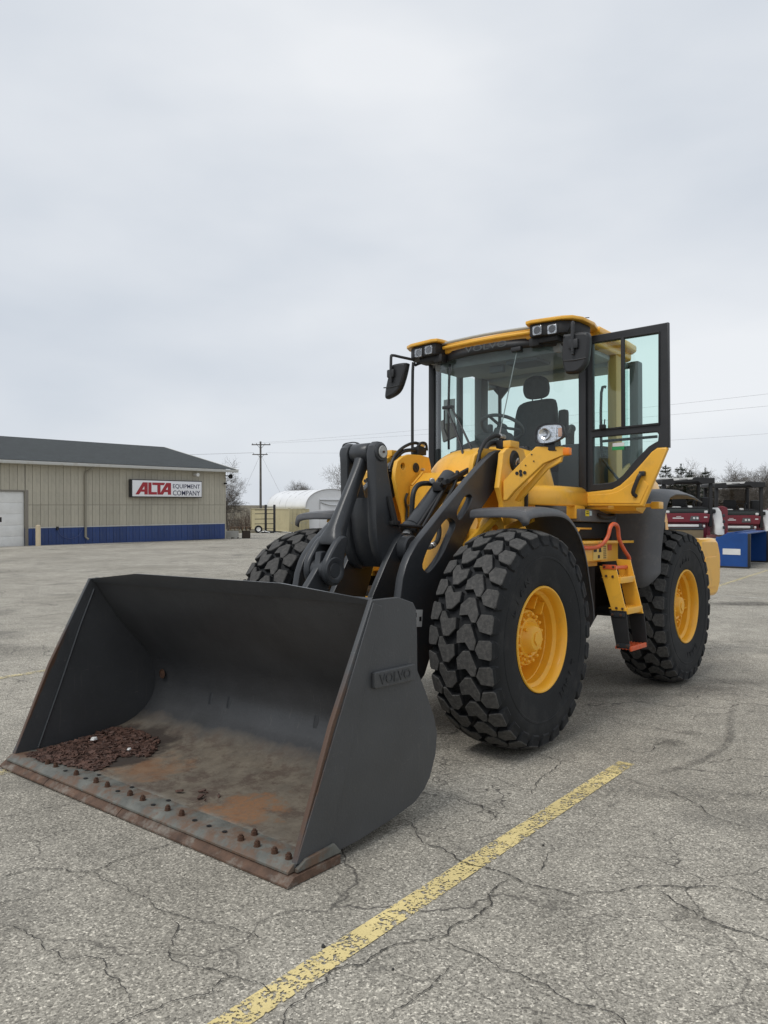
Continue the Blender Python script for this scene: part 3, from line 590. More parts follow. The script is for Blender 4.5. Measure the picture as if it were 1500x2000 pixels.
# ---- wheels
NB = 28
def tread_top(v): return .757 - .55 * v * v - (0 if abs(v) < .2 else 2.6 * (abs(v) - .2) ** 2)
def tyre_meshes():
    PI2 = 2 * math.pi
    prof = []
    for v in [x * .03 for x in range(-7, 8)]: prof.append((v, tread_top(v) - .040))
    sh = [(.232, .695), (.250, .665), (.259, .63), (.262, .59), (.260, .565), (.2625, .562), (.2625, .55), (.259, .547), (.256, .50), (.250, .445), (.243, .40), (.238, .378), (.232, .366), (.222, .350)]
    full = [(-a, r) for a, r in sh[::-1]] + prof + sh
    car = lathe(full, 96)
    inner_b = [(-.075, .028), (-.022, .078), (.026, .080), (.074, -.028), (.062, -.080), (.034, -.082), (-.004, -.034), (-.072, -.044)]
    V = []; F = []; mi = []
    def addblock(poly, v0, u0, flip, shoulder=False):
        pts = [(v0 + (-a if flip else a), u0 + (-b if flip else b)) for a, b in poly]
        # sub-divide long edges so the block follows the tyre's roundness
        cx = sum(p[0] for p in pts) / len(pts); cu = sum(p[1] for p in pts) / len(pts)
        def P(v, u, r):
            a = u / .75; return (r * math.cos(a), v, r * math.sin(a))
        def rt(v): return tread_top(v)
        rings = []
        for k, dr in ((1.045, -.046), (.995, -.007), (.975, -.002), (.94, 0.0)):
            rings.append([P(cx + (v - cx) * k, cu + (u - cu) * k, rt(cx + (v - cx) * min(k, 1.0)) + dr + (0 if not (shoulder and k > 1.05) else -.012)) for v, u in pts])
        b0 = len(V); n = len(pts)
        for r in rings: V.extend(r)
        for k in range(3):
            for i in range(n): F.append((b0 + k * n + i, b0 + k * n + (i + 1) % n, b0 + (k + 1) * n + (i + 1) % n, b0 + (k + 1) * n + i)); mi.append(0 if k == 0 else 1)
        F.append(tuple(b0 + 3 * n + i for i in range(n))); mi.append(1)
    p = PI2 * .75 / NB
    sh_b = [(-.058, .004), (-.032, .062), (.040, .066), (.052, .05), (.052, -.05), (.044, -.064), (-.030, -.050)]
    for i in range(NB):
        u = i * p + random.uniform(-.003, .003)
        addblock(inner_b, .082, u, False); addblock(inner_b, -.082, u + p * .42, True)
        addblock(sh_b, .206, u + p * .52, False, True); addblock([(a, b) for a, b in sh_b], -.206, u + p * .92, True, True)
        # shoulder ribs running down onto the sidewall
        for s in (1, -1):
            uu = (u + p * (.52 if s > 0 else .92)) / .75
            q = []
            for (v, r, w) in ((.248, .712, .062), (.260, .672, .052), (.266, .645, .035)):
                for sg in (1, -1):
                    a = uu + sg * w / r; q.append((r * math.cos(a), s * v, r * math.sin(a)))
            q2 = []
            for (v, r, w) in ((.236, .704, .066), (.246, .664, .058), (.256, .632, .045)):
                for sg in (1, -1):
                    a = uu + sg * w / r; q2.append((r * math.cos(a), s * v, r * math.sin(a)))
            b0 = len(V); V.extend(q + q2)
            for f in ((0, 1, 3, 2), (2, 3, 5, 4), (0, 2, 8, 6), (2, 4, 10, 8), (1, 7, 9, 3), (3, 9, 11, 5), (4, 5, 11, 10), (0, 6, 7, 1)):
                F.append(tuple(b0 + j for j in f)); mi.append(0)
    me = me_from(V, F); 
    for pz, k in zip(me.polygons, mi): pz.material_index = k
    bm = bmesh.new(); bm.from_mesh(me); bmesh.ops.recalc_face_normals(bm, faces=bm.faces); bm.to_mesh(me); bm.free()
    me.materials.append(SIDE); me.materials.append(TREAD)
    car.materials.append(SIDE); car.materials.append(TREAD)
    bm = bmesh.new(); bm.from_mesh(car); bm.from_mesh(me); out = bpy.data.meshes.new('tyre'); bm.to_mesh(out); bm.free()
    out.materials.append(SIDE); out.materials.append(TREAD)
    return out
tyre_me = tyre_meshes(); tyre_me.transform(Matrix.Diagonal((.994, .90, .994, 1))); shade(tyre_me, 24)
def ring_text(s, r, a0, size, out):
    ms = []; step = size * 1.02 / r
    for i, ch in enumerate(s):
        a = a0 + i * step
        up = Vector((math.cos(a), 0, math.sin(a))); right = Vector((math.sin(a), 0, -math.cos(a)))
        # seen from +Y: right = clockwise direction
        M = frame(Vector((r * math.cos(a), out, r * math.sin(a))), right * -1, up)
        ms.append(text_me(ch, size, M, .0035, .002))
    return ms
rim_prof = [(-.19, .345), (-.18, .352), (.172, .347), (.182, .361), (.190, .357), (.190, .348), (.178, .338), (.150, .330), (.120, .328), (.112, .315), (.10, .305), (.05, .302), (.045, .297), (-.07, .292), (-.085, .275), (-.085, .215), (-.07, .205), (.055, .192), (.064, .186), (.064, .10), (.064, 0)]
rim_me = lathe([(a + .028, r) for a, r in rim_prof], 72); rim_me.materials.append(YEL2); shade(rim_me, 30)
hub_me = join([lathe([(.06, .138), (.082, .137), (.09, .130), (.088, .118), (.084, .112), (.108, .098), (.128, .088), (.138, .078), (.141, .06), (.141, 0)], 40)] + [cyl((.103 * math.cos(a), .085, .103 * math.sin(a)), (.103 * math.cos(a), .112, .103 * math.sin(a)), .014, 10, .004) for a in (.6, 2.7, 4.8)] + [cyl((0, .14, 0), (0, .150, 0), .050, 6, .004)])
hub_me.transform(Matrix.Translation((0, .028, 0))); hub_me.materials.append(YEL2); shade(hub_me, 32)
nut_me = join([cyl((0, .063, 0), (0, .082, 0), .0165, 6, .003), lathe([(.082, .014), (.092, .0125), (.098, .007), (.10, 0)], 10)]); nut_me.transform(Matrix.Translation((0, .028, 0))); nut_me.materials.append(YEL2); shade(nut_me)
vg_me = join([bx2((.20, -.075, .035), (.300, .095, .047), .003), bx2((.20, -.075, -.047), (.300, .080, -.035), .003), cyl((.25, -.075, 0), (.25, .03, 0), .009, 8)]); vg_me.transform(Matrix.Translation((0, .028, 0))); vg_me.materials.append(YEL2); shade(vg_me)
let_me = {}
def wheel(x, y, spin, letters):
    e = link('wheel', rim_me, None, LOADER, smooth=False)
    e.location = (x, y, .752)
    e.rotation_euler = (0, spin, 0) if y > 0 else (0, spin, math.pi)
    def sub(n, me):
        o = bpy.data.objects.new(n, me); COL.objects.link(o); o.parent = e; return o
    sub('tyre', tyre_me); sub('hub', hub_me); sub('valve_guard', vg_me)
    for i in range(16):
        a = i * 2 * math.pi / 16; o = sub('wheel_nut', nut_me); o.location = (.161 * math.cos(a), 0, .161 * math.sin(a))
    if letters:
        for a_ in (letters[1], letters[1] + math.pi):
            for lm in ring_text(letters[0], .475, a_, .085, .228): lm.materials.append(SIDE); sub('letter', lm)
    return e
wheel(0, .952, R(238), ('LIAN', R(84))); wheel(-3, .952, R(180), ('LAXI', R(62))); wheel(0, -.952, .3, None); wheel(-3, -.952, 1.2, None)

# ---- fenders
def front_fender():
    prof = [(.118, 1.553), (.112, 1.590), (.09, 1.606), (-.05, 1.622), (-.25, 1.63), (-.40, 1.623), (-.50, 1.60), (-.60, 1.55), (-.70, 1.47), (-.78, 1.37), (-.85, 1.23), (-.90, 1.07), (-.95, .93), (-.97, .80), (-.965, .70)]
    pr = smooth_ring([(a, b, 0) for a, b in prof], 2, False); rows = []
    n = len(pr)
    for i, (x, z, _) in enumerate(pr):
        t = i / (n - 1); yi = .66 if t < .6 else .66 + (t - .6) * .1; yo = 1.115 - (.04 if i == 0 else 0) - (.03 if i > n - 3 else 0) - (.05 if i > n - 2 else 0)
        ctr = Vector((-.0, .55)); d = (Vector((x, z)) - Vector((-.15, .75))).normalized()
        row = [(x + d.x * k, y, z + d.y * k) for y, k in ((yi, .022), ((yi + yo) / 2, .026), (yo - .10, .022), (yo - .05, .014), (yo - .028, .006), (yo - .012, -.012), (yo, -.042))]
        rows.append(row)
    return loft(rows)
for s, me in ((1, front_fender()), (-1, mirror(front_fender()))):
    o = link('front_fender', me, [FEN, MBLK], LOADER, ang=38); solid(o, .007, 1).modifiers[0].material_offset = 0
pair('fender_stay', join([tube([(-.35, .55, 1.45), (-.35, .9, 1.58)], .03, 8), tube([(-.05, .5, 1.35), (.02, .8, 1.58)], .035, 8), bx2((-.55, .42, 1.15), (-.1, .60, 1.5), .02)]), YEL, LOADER)
pair('hub_fender_bracket', lathe([(0, .05), (0, .13), (.06, .13), (.06, .05)], 24, Matrix.Translation((-.12, .66, 1.48)), True), YEL, LOADER)
def rear_fender():
    base = [(-2.03, .98), (-2.035, 1.10), (-2.04, 1.28), (-2.045, 1.46), (-2.05, 1.62), (-2.07, 1.70), (-2.13, 1.79), (-2.24, 1.848), (-2.45, 1.882), (-2.75, 1.888), (-3.0, 1.868), (-3.22, 1.83)]
    rows = []
    for y in (.70, .76, .84, .95, 1.03, 1.08, 1.13, 1.175, 1.20, 1.205):
        e = max(0, (y - 1.08) / .125); w = max(0, (.84 - y) / .14); out = []
        for i, (x, z) in enumerate(base):
            up = max(0, 1 - i / 4.5)
            xx = x - .13 * e * e * (1 if i < 6 else max(0, 1 - (i - 5) / 3)); zz = z
            if i == 0: zz += .13 * e * e + .05 * w * w
            if i == 1: zz += .03 * e * e
            if i > 5: zz -= .05 * e * e
            out.append((xx, y + .05 * max(0, min(1, (z - 1.25) / .5)) * (y - .8) / .4, zz))
        rows.append(out)
    return loft(rows)
for s in (1, -1):
    me = rear_fender() if s > 0 else mirror(rear_fender())
    o = link('rear_fender', me, FEN, LOADER, ang=60); solid(o, .014, 1)
pair('fender_bracket', join([bx2((-2.05, .45, 1.42), (-1.95, .8, 1.5), .01), bx2((-2.9, .4, 1.5), (-2.8, 1.0, 1.58), .01)]), MBLK, LOADER)

# ---- rear chassis, platform, ladder
chas = link('rear_frame', join([bx2((-1.25, -.42, .72), (-4.3, .42, 1.32), .02), bx2((-.95, -.25, .62), (-1.6, .25, 1.5), .03), bx2((-1.2, -.62, .66), (-2.1, .62, 1.2), .02)]), mat('frame dark paint', (0.03, 0.02, 0.016), .8, var=.3, vscale=4), LOADER)
link('tool_box', bx2((-1.26, .45, 1.565), (-2.02, .86, 1.672), .012), FEN, chas)
link('tool_box_inner', bx2((-1.30, .42, 1.42), (-2.0, .78, 1.56), .01), MBLK, chas)
link('caution_sticker', bx2((-1.35, .861, 1.612), (-1.42, .8635, 1.66)), STICK, chas); link('info_sticker', bx2((-1.43, .861, 1.617), (-1.475, .8635, 1.657)), mat('blue white sticker', (.45, .62, .68), .5), chas)
link('caution_print', join([bx2((-1.36, .864, 1.63 - i * .0), (-1.41, .8645, 1.637)) for i in range(1)] + [bx2((-1.365, .864, 1.646), (-1.405, .8645, 1.652))]), MBLK, chas)
link('hook_guard', tube([(-1.60, .86, 1.63), (-1.62, .90, 1.61), (-1.75, .91, 1.605), (-1.86, .90, 1.62), (-1.90, .86, 1.66)], .02, 8, 3), BLK, chas)
plat = link('step_platform', join([bx2((-.94, .50, 1.383), (-1.99, 1.03, 1.404), .004), bx2((-.95, .55, 1.24), (-1.475, 1.0, 1.383), .006), bx2((-1.48, .60, 1.225), (-1.85, .94, 1.383), .006), bx2((-.93, .55, 1.19), (-1.5, .9, 1.24), .006)]), YEL, LOADER)
link('platform_bracket', join([bx2((-.9, .5, 1.50), (-1.5, .85, 1.515), .003), bx2((-.95, .6, 1.40), (-1.0, .8, 1.5), .005), tube([(-1.05, .8, 1.42), (-1.25, .84, 1.5)], .02, 6)]), YEL, plat)
link('reflector', bx2((-1.62, .941, 1.32), (-1.70, .944, 1.37)), ORG, plat)
link('warning_label', bx2((-1.18, 1.001, 1.25), (-1.46, 1.0035, 1.375)), mat('pale yellow label', (.72, .5, .12), .5), plat)
link('label_symbol', join([bx2((-1.19, 1.004, 1.315), (-1.25, 1.0048, 1.362)), cyl((-1.315, 1.003, 1.34), (-1.315, 1.0048, 1.34), .022, 12), bx2((-1.29, 1.004, 1.312), (-1.34, 1.0048, 1.328))] + [bx2((-1.38, 1.004, 1.26 + i * .016), (-1.44, 1.0048, 1.267 + i * .016)) for i in range(7)] + [bx2((-1.27, 1.004, 1.262), (-1.31, 1.0048, 1.29))]), MBLK, plat)
lad = link('ladder', plate([[(1.01, 1.20), (1.149, 1.20), (1.233, .838), (1.115, .838)]], 'X', -1.29, .012, .002), YEL, LOADER)
link('stringer', plate([[(1.03, 1.25), (1.155, 1.245), (1.262, .805), (1.13, .80)]], 'X', -1.585, .012, .002), YEL, lad)
def tread_step(z, yo):
    return join([bx2((-1.296, yo - .16, z - .004), (-1.579, yo - .02, z + .004)), bx2((-1.29, yo - .022, z - .042), (-1.60, yo + .004, z + .008), .003)] + [bx2((-1.32 - i * .045, yo - .13, z + .004), (-1.335 - i * .045, yo - .05, z + .014)) for i in range(6)])
link('step', tread_step(1.105, 1.185), YEL, lad); link('step', tread_step(.86, 1.245), YEL, lad)
pair_f = plate([[(1.10, .845), (1.24, .845), (1.27, .545), (1.16, .545)]], 'X', -1.275, .010, .002)
link('rubber_flap', pair_f, MBLK, lad); link('rubber_flap', plate([[(1.13, .81), (1.262, .81), (1.29, .545), (1.17, .545)]], 'X', -1.60, .010, .002), MBLK, lad)
link('clamp_strip', bx2((-1.262, 1.115, .795), (-1.27, 1.232, .83), .002), GRY, lad); link('clamp_strip', bx2((-1.262, 1.165, .55), (-1.27, 1.268, .585), .002), GRY, lad)
link('bottom_step', join([bx2((-1.268, 1.15 + i * .029, .538), (-1.607, 1.156 + i * .029, .562)) for i in range(5)] + [bx2((-1.29 - i * .075, 1.15, .538), (-1.296 - i * .075, 1.285, .558)) for i in range(5)] + [bx2((-1.268, 1.27, .528), (-1.607, 1.283, .566), .003)]), ORG, lad)
hr = link('hand_rail', tube([(-.95, 1.02, 1.352), (-1.14, 1.03, 1.352), (-1.22, 1.06, 1.375), (-1.27, 1.09, 1.44), (-1.30, 1.10, 1.52), (-1.37, 1.10, 1.545), (-1.45, 1.10, 1.52), (-1.48, 1.10, 1.42), (-1.56, 1.11, 1.33), (-1.645, 1.12, 1.255), (-1.60, 1.12, 1.19), (-1.45, 1.12, 1.185), (-1.28, 1.12, 1.19)], .0165, 10, 4), ORG, LOADER)
link('rail_foot', bx2((-1.278, 1.04, 1.175), (-1.284, 1.155, 1.212), .003), ORG, hr); link('rail_foot', bx2((-.93, 1.003, 1.335), (-1.06, 1.012, 1.37), .003), ORG, hr)
rv = cyl((0, 0, 0), (.010, 0, 0), .011, 6, .002); rv.materials.append(BOLT); shade(rv)
for y, z in ((1.055, 1.195), (1.13, 1.195), (1.07, 1.12), (1.125, 1.118), (1.155, .865), (1.205, .862), (1.13, .812), (1.20, .812), (1.175, .568), (1.25, .568)):
    o = bpy.data.objects.new('rivet', rv); COL.objects.link(o); o.parent = lad; o.location = (-1.284 + (.022 if z < .83 else 0), y, z)
pair('side_beam', join([bx2((-1.50, .80, 1.672), (-2.0, 1.0, 1.70), .004)]), YEL, LOADER)
link('catch_beam', join([bx2((-1.70, .78, 1.69), (-1.78, 1.30, 1.72), .005), bx2((-1.69, 1.29, 1.675), (-1.80, 1.36, 1.735), .008)]), YEL, LOADER)
link('belly_cover', loft([[(x, y, z) for x, z in ((-1.62, 1.70), (-1.66, 1.66), (-1.80, 1.64), (-1.90, 1.70))] for y in (.7, 1.18)]), YEL, LOADER)

# ---- hood and counterweight
def hood():
    rows = []
    for x, zt, w in ((-2.78, 2.36, .60), (-3.0, 2.32, .63), (-3.3, 2.235, .66), (-3.7, 2.10, .65), (-3.95, 1.98, .61), (-4.15, 1.85, .57), (-4.28, 1.70, .54), (-4.32, 1.5, .53)):
        rows.append([(x, w + .03, 1.415), (x, w + .02, zt - .22), (x, w - .01, zt - .09), (x, w - .08, zt - .02), (x, w - .2, zt), (x, 0, zt + .015), (x, -w + .2, zt), (x, -w + .08, zt - .02), (x, -w + .01, zt - .09), (x, -w - .02, zt - .22), (x, -w - .03, 1.415)])
    return loft(rows)
hd = link('engine_hood', join([hood(), bx2((-2.76, -.6, 1.42), (-2.80, .6, 2.34), .01), bx2((-4.26, -.5, 1.32), (-4.30, .5, 1.6), .01)]), YEL, LOADER, ang=40)
link('exhaust_pipe', tube([(-3.5, -.3, 2.1), (-3.5, -.3, 2.6), (-3.55, -.3, 2.68)], .05, 14, 3), MBLK, hd)
cwo = [(-4.05, .76), (-4.05, 1.41), (-4.62, 1.41), (-4.72, 1.37), (-4.80, 1.24), (-4.82, 1.15), (-4.79, .88), (-4.70, .77), (-4.6, .745), (-4.3, .75)]
cw = link('counterweight', plate([cwo], 'Y', 0, 1.98, .045), YEL, LOADER, ang=45)
pair('counterweight_panel', plate([[(-4.18, .85), (-4.18, 1.18), (-4.20, 1.2), (-4.58, 1.2), (-4.62, 1.17), (-4.62, .88), (-4.58, .85)]], 'Y', .992, .014, .005), YEL, cw)
link('tail_reflector', bx2((-4.79, .9, .90), (-4.815, .94, .99)), REDL, cw); link('tail_reflector', bx2((-4.79, -.9, .90), (-4.815, -.94, .99)), REDL, cw)

# ---- cab
WS = [(-1.45, -.77), (-1.38, -.70), (-1.28, -.56), (-1.205, -.38), (-1.17, -.18), (-1.162, 0), (-1.17, .18), (-1.205, .38), (-1.28, .56), (-1.38, .70), (-1.45, .77)]
WSs = [(a, b) for a, b, _ in smooth_ring([(a, b, 0) for a, b in WS], 3, False)]
def wall_strip(pl, z0, z1, th=0, nz=1):
    rows = []
    for i in range(nz + 1):
        rows.append([(x, y, (z0(y) if callable(z0) else z0) * (1 - i / nz) + (z1(y) if callable(z1) else z1) * i / nz) for x, y in pl])
    return loft(rows)
def gl_low(y):
    a = abs(y)
    if a < .40: return 2.195
    if a > .53: return 1.835
    return 2.195 - .36 * (a - .40) / .13
cab = link('cab', join([bx2((-1.30, -.72, 1.62), (-2.70, .72, 1.76), .02), bx2((-2.62, -.80, 1.7), (-2.74, .80, 2.30), .02)]), INT, LOADER)
tag(cab, 'glazed cab with yellow roof and grey seat inside')
o = link('windshield', wall_strip(WSs, gl_low, 3.135, nz=2), GLS2, cab, ang=60)
def off_plan(pl, d):
    out = []
    for i, p in enumerate(pl):
        a = Vector(pl[max(i - 1, 0)]); b = Vector(pl[min(i + 1, len(pl) - 1)]); t = (b - a).normalized(); out.append((p[0] + t.y * d, p[1] - t.x * d))
    return out
wsf = off_plan(WSs, .006)
sealp = [(x, y, gl_low(y) + .006) for x, y in wsf]
link('windshield_seal', tube(sealp, .026, 8), BLK, cab)
solid(link('windshield_header', wall_strip(wsf, 3.08, 3.16), BLK, cab), .02, 0)
letter = text_me('VOLVO', .075, frame((-1.128, 0.02, 3.128), (0, 1, 0), (0, 0, 1)), .0006, .0, sx=1.75)
link('windshield_lettering', letter, mat('faint grey print', (.075, .085, .088), .6), cab)
# front cover dome
def dome():
    rows = []; nx, ny = 14, 24
    for i in range(nx + 1):
        t = i / nx; row = []
        for j in range(ny + 1):
            q = -1 + 2 * j / ny
            y = .60 * q
            edge = (1 - abs(q) ** 3.2)
            x0 = -1.21 - .10 * abs(q) ** 2; x1 = -.78 - .22 * abs(q) ** 2.5
            x = x0 + (x1 - x0) * t
            z = 1.86 + (.375 * (1 - t ** 3.2) ** .62) * max(edge, 0) ** .38
            row.append((x, y * (1 - .04 * t), z - .02 * t))
        rows.append(row)
    rows.append([(x - .002, y, 1.60) for x, y, z in rows[-1]])
    return loft(rows)
link('front_cover', dome(), YEL, cab, ang=60)
# yellow band round the cab foot
band = [(-.74, -.42), (-.76, -.56), (-.82, -.66), (-.95, -.745), (-1.1, -.785), (-1.46, -.815)]
bl = [(x, -y) for x, y in band]
def zt_band(p): return 1.842 if p < .70 else 1.842
rows = []
for z, ins in ((1.70, 0.0), (1.71, .008), (1.80, .008), (1.83, -.004), (1.845, -.03)):
    rows.append([(x, y + (ins if y > 0 else -ins), z) for x, y in bl])
bandm = loft(rows)
for me in (bandm, mirror(bandm)): solid(link('cab_skirt', me, YEL, cab, ang=40), .03, 0)
fillq = loft([[(-.74, .40, 1.69), (-.74, .40, 2.0)], [(-.76, .56, 1.69), (-.80, .50, 1.95)], [(-.82, .66, 1.69), (-.93, .585, 1.86)]])
for me in (fillq, mirror(fillq)): solid(link('skirt_corner', me, YEL, cab), .02, 0)
pair('cab_leg', bx2((-1.24, .74, 1.59), (-1.425, .825, 1.702), .006), YEL, cab)
pair('skirt_gap', bx2((-.745, .60, 1.60), (-.765, .64, 1.82), .003), MBLK, cab)
# pillars
def post(x, y, z0, z1, w, d, m, name='pillar'):
    pair(name, bx2((x - d / 2, y - w / 2, z0), (x + d / 2, y + w / 2, z1), .015), m, cab)
post(-1.475, .795, 1.72, 3.15, .07, .085, BLK); post(-1.535, .78, 1.72, 3.15, .05, .05, GRY)
link('pillar', bx2((-2.21, .695, 1.72), (-2.35, .785, 3.15), .015), mat('cab frame yellow', (.62, .40, .13), .5, var=.05), cab); link('pillar', bx2((-2.21, -.695, 1.72), (-2.35, -.785, 3.15), .015), INT, cab); post(-2.66, .80, 1.72, 3.15, .09, .12, INT)
link('pillar', bx2((-1.87, -.79, 1.72), (-1.93, -.74, 3.15), .01), INT, cab)
link('side_glass', me_from([(-1.52, -.775, 1.85), (-2.25, -.765, 1.85), (-2.25, -.765, 3.1), (-1.52, -.775, 3.1)], [(0, 1, 2, 3)]), GLS, cab)
pair('quarter_glass', me_from([(-2.34, .755, 1.95), (-2.62, .735, 2.1), (-2.62, .735, 3.1), (-2.34, .755, 3.1)], [(0, 1, 2, 3)]), GLS, cab)
link('rear_glass', me_from([(-2.70, -.75, 2.33), (-2.70, .75, 2.33), (-2.70, .75, 3.06), (-2.70, .62, 3.12), (-2.70, -.58, 3.12), (-2.70, -.75, 2.95)], [(0, 1, 2, 3, 4, 5)]), GLS, cab)
link('rear_trim', plate([[(-.80, 2.28), (.80, 2.28), (.80, 3.16), (-.80, 3.16)], [(-.735, 2.33), (.735, 2.33), (.735, 3.10), (-.59, 3.10), (-.735, 2.95)]], 'X', -2.685, .03, .004), INT, cab)
pair('side_trim', plate([[(-2.2, 1.74), (-2.74, 1.74), (-2.74, 2.2), (-2.36, 2.05)]], 'Y', .745, .03, .004), mat('beige yellow trim', (.6, .42, .16), .6), cab)
link('headliner', join([bx2((-1.24, -.72, 3.10), (-2.70, .72, 3.145), .01), bx2((-1.3, -.66, 3.02), (-1.75, .66, 3.11), .03), bx2((-2.3, -.68, 3.06), (-2.68, .68, 3.12), .03)]), INTL, cab)
link('roof_console', bx2((-1.34, .1, 2.99), (-1.6, .42, 3.05), .02), INT, cab)
link('camera_screen', bx2((-1.42, -.12, 2.955), (-1.46, .03, 3.02), .01), INT, cab)
# roof
def rr(x0, x1, w, r=.08, n=5):
    pts = []
    for cx, cy, a0 in ((x1 - r, w - r, 0), (x0 + r, w - r, 90), (x0 + r, -w + r, 180), (x1 - r, -w + r, 270)):
        for i in range(n + 1): a = R(a0 + 90 * i / n); pts.append((cx + r * math.cos(a), cy + r * math.sin(a)))
    return pts
roof = link('roof', plate([rr(-2.62, -1.19, .80, .1)], 'Z', 3.195, .10, .016), YEL, cab, ang=45)
link('roof_front_trim', tube([(-1.165, -.47, 3.238), (-1.15, 0, 3.245), (-1.165, .47, 3.238)], .014, 8, 4), mat('pale roof trim', (.42, .40, .34), .5), cab)
link('roof_front_strip', tube([(-1.16, -.46, 3.195), (-1.145, 0, 3.20), (-1.16, .46, 3.195)], .016, 8, 4), YEL, cab)
podo = [(-1.055, .46), (-1.04, .52), (-1.075, .78), (-1.12, .86), (-1.22, .905), (-1.44, .91), (-1.60, .87), (-1.66, .80), (-1.66, .44), (-1.3, .43), (-1.12, .44)]
pair('roof_pod', plate([podo], 'Z', 3.252, .030, .006), YEL, cab, ang=45)
pod2 = [(-1.075, .49), (-1.07, .54), (-1.10, .76), (-1.15, .83), (-1.24, .865), (-1.44, .87), (-1.5, .8), (-1.5, .47), (-1.2, .46)]
pair('pod_body', plate([pod2], 'Z', 3.182, .11, .012), MBLK, cab, ang=45)
pair('pod_chin', join([box((-1.19, .60, 3.11), (.13, .24, .06), .02), box((-1.17, .50, 3.10), (.10, .10, .08), .02)]), MBLK, cab)
pair('roof_eave', plate([[(-1.62, .74), (-1.62, .88), (-2.3, .875), (-2.52, .86), (-2.60, .80), (-2.60, .70)]], 'Z', 3.245, .07, .02), YEL, cab, ang=45)
link('antenna', join([cyl((-1.36, .80, 3.28), (-1.36, .80, 3.30), .02, 10), tube([(-1.36, .80, 3.30), (-1.40, .88, 3.302)], .004, 6)]), MBLK, cab)
# work lights
def wl(x, y, z, s):
    h = link('work_light', box((x, y, z), (.07, .098, .092), .014), BLK, cab)
    link('light_reflector', lathe([(.0, .030), (-.012, .026), (-.026, .014), (-.03, 0)], 20, Matrix.Translation((x + .035 + .004, y, z)) @ Matrix.Rotation(R(-90), 4, 'Z')), REFL, cab)
    link('light_bezel', plate([rr(-.041, .041, .039, .012, 3), circle(0, 0, .031, 20)], 'X', 0, .01, .002, Matrix.Translation((x + .037, y, z)) @ AX['X']), mat('chrome bezel', (.75, .76, .77), .25, metal=.9), cab)
    link('light_lens', plate([rr(-.04, .04, .038, .012, 3)], 'X', 0, .004, .001, Matrix.Translation((x + .044, y, z)) @ AX['X']), LENS, cab)
for s in (1, -1): wl(-1.105, .562 * s, 3.175, s); wl(-1.12, .692 * s, 3.168, s)
# mirrors
mo = [(.835, 3.07), (.86, 3.082), (1.02, 3.075), (1.055, 3.05), (1.06, 3.0), (1.045, 2.86), (1.02, 2.80), (.965, 2.757), (.88, 2.755), (.845, 2.78), (.826, 2.87), (.824, 2.95)]
mo = [(a, b) for a, b, _ in smooth_ring([(a, b, 0) for a, b in mo], 3)]
link('mirror', plate([mo], 'X', -1.02, .075, .022), BLK, cab, ang=45)
mr_o = [(a, b) for a, b, _ in smooth_ring([(-.945, 3.062, 0), (-.90, 3.078, 0), (-.775, 3.072, 0), (-.768, 3.04, 0), (-.80, 2.93, 0), (-.845, 2.835, 0), (-.90, 2.785, 0), (-.985, 2.757, 0), (-1.025, 2.765, 0), (-1.018, 2.85, 0), (-.985, 2.97, 0)], 3)]
link('mirror', plate([mr_o], 'X', -1.02, .075, .022), BLK, cab, ang=45)
pair('mirror_rib', join([tube([(-.985, .84, 2.865), (-.98, .94, 2.856), (-.985, 1.035, 2.862)], .006, 6, 2), box((-.975, .935, 2.985), (.04, .085, .08), .015), cyl((-.965, .93, 2.90), (-.965, .93, 3.0), .013, 8)]), BLK, cab)
pair('mirror_arm', tube([(-1.16, .80, 3.13), (-1.05, .88, 3.15), (-.985, .925, 3.16), (-.965, .93, 3.13), (-.965, .93, 2.92)], .014, 8, 3), BLK, cab)
link('grab_pole', tube([(-1.18, -.70, 3.10), (-1.17, -.79, 3.08), (-1.15, -.81, 3.02), (-1.15, -.81, 2.1), (-1.15, -.80, 1.9)], .015, 8, 3), BLK, cab)
# wipers
link('wiper', join([tube([(-.86, -.01, 2.02), (-1.0, -.16, 2.25), (-1.20, -.44, 2.62)], [.013, .008], 6, 2), tube([(-.92, .07, 2.02), (-1.05, -.10, 2.26), (-1.22, -.40, 2.63)], [.013, .008], 6, 2), box((-1.225, -.45, 2.645), (.03, .12, .03), .006)]), BLK, cab)
link('wiper_blade', join([tube([(-1.245, -.455, 2.25), (-1.225, -.445, 2.64), (-1.26, -.455, 3.06)], .012, 6, 2), tube([(-1.235, -.50, 2.62), (-1.235, -.50, 2.45), (-1.24, -.46, 2.36)], .007, 6)]), BLK, cab)
link('wiper', join([tube([(-1.20, .30, 3.08), (-1.165, .12, 2.25)], .005, 6)]), STEEL, cab)
link('wiper_spindle', box((-1.17, .31, 3.07), (.05, .10, .04), .012), BLK, cab)
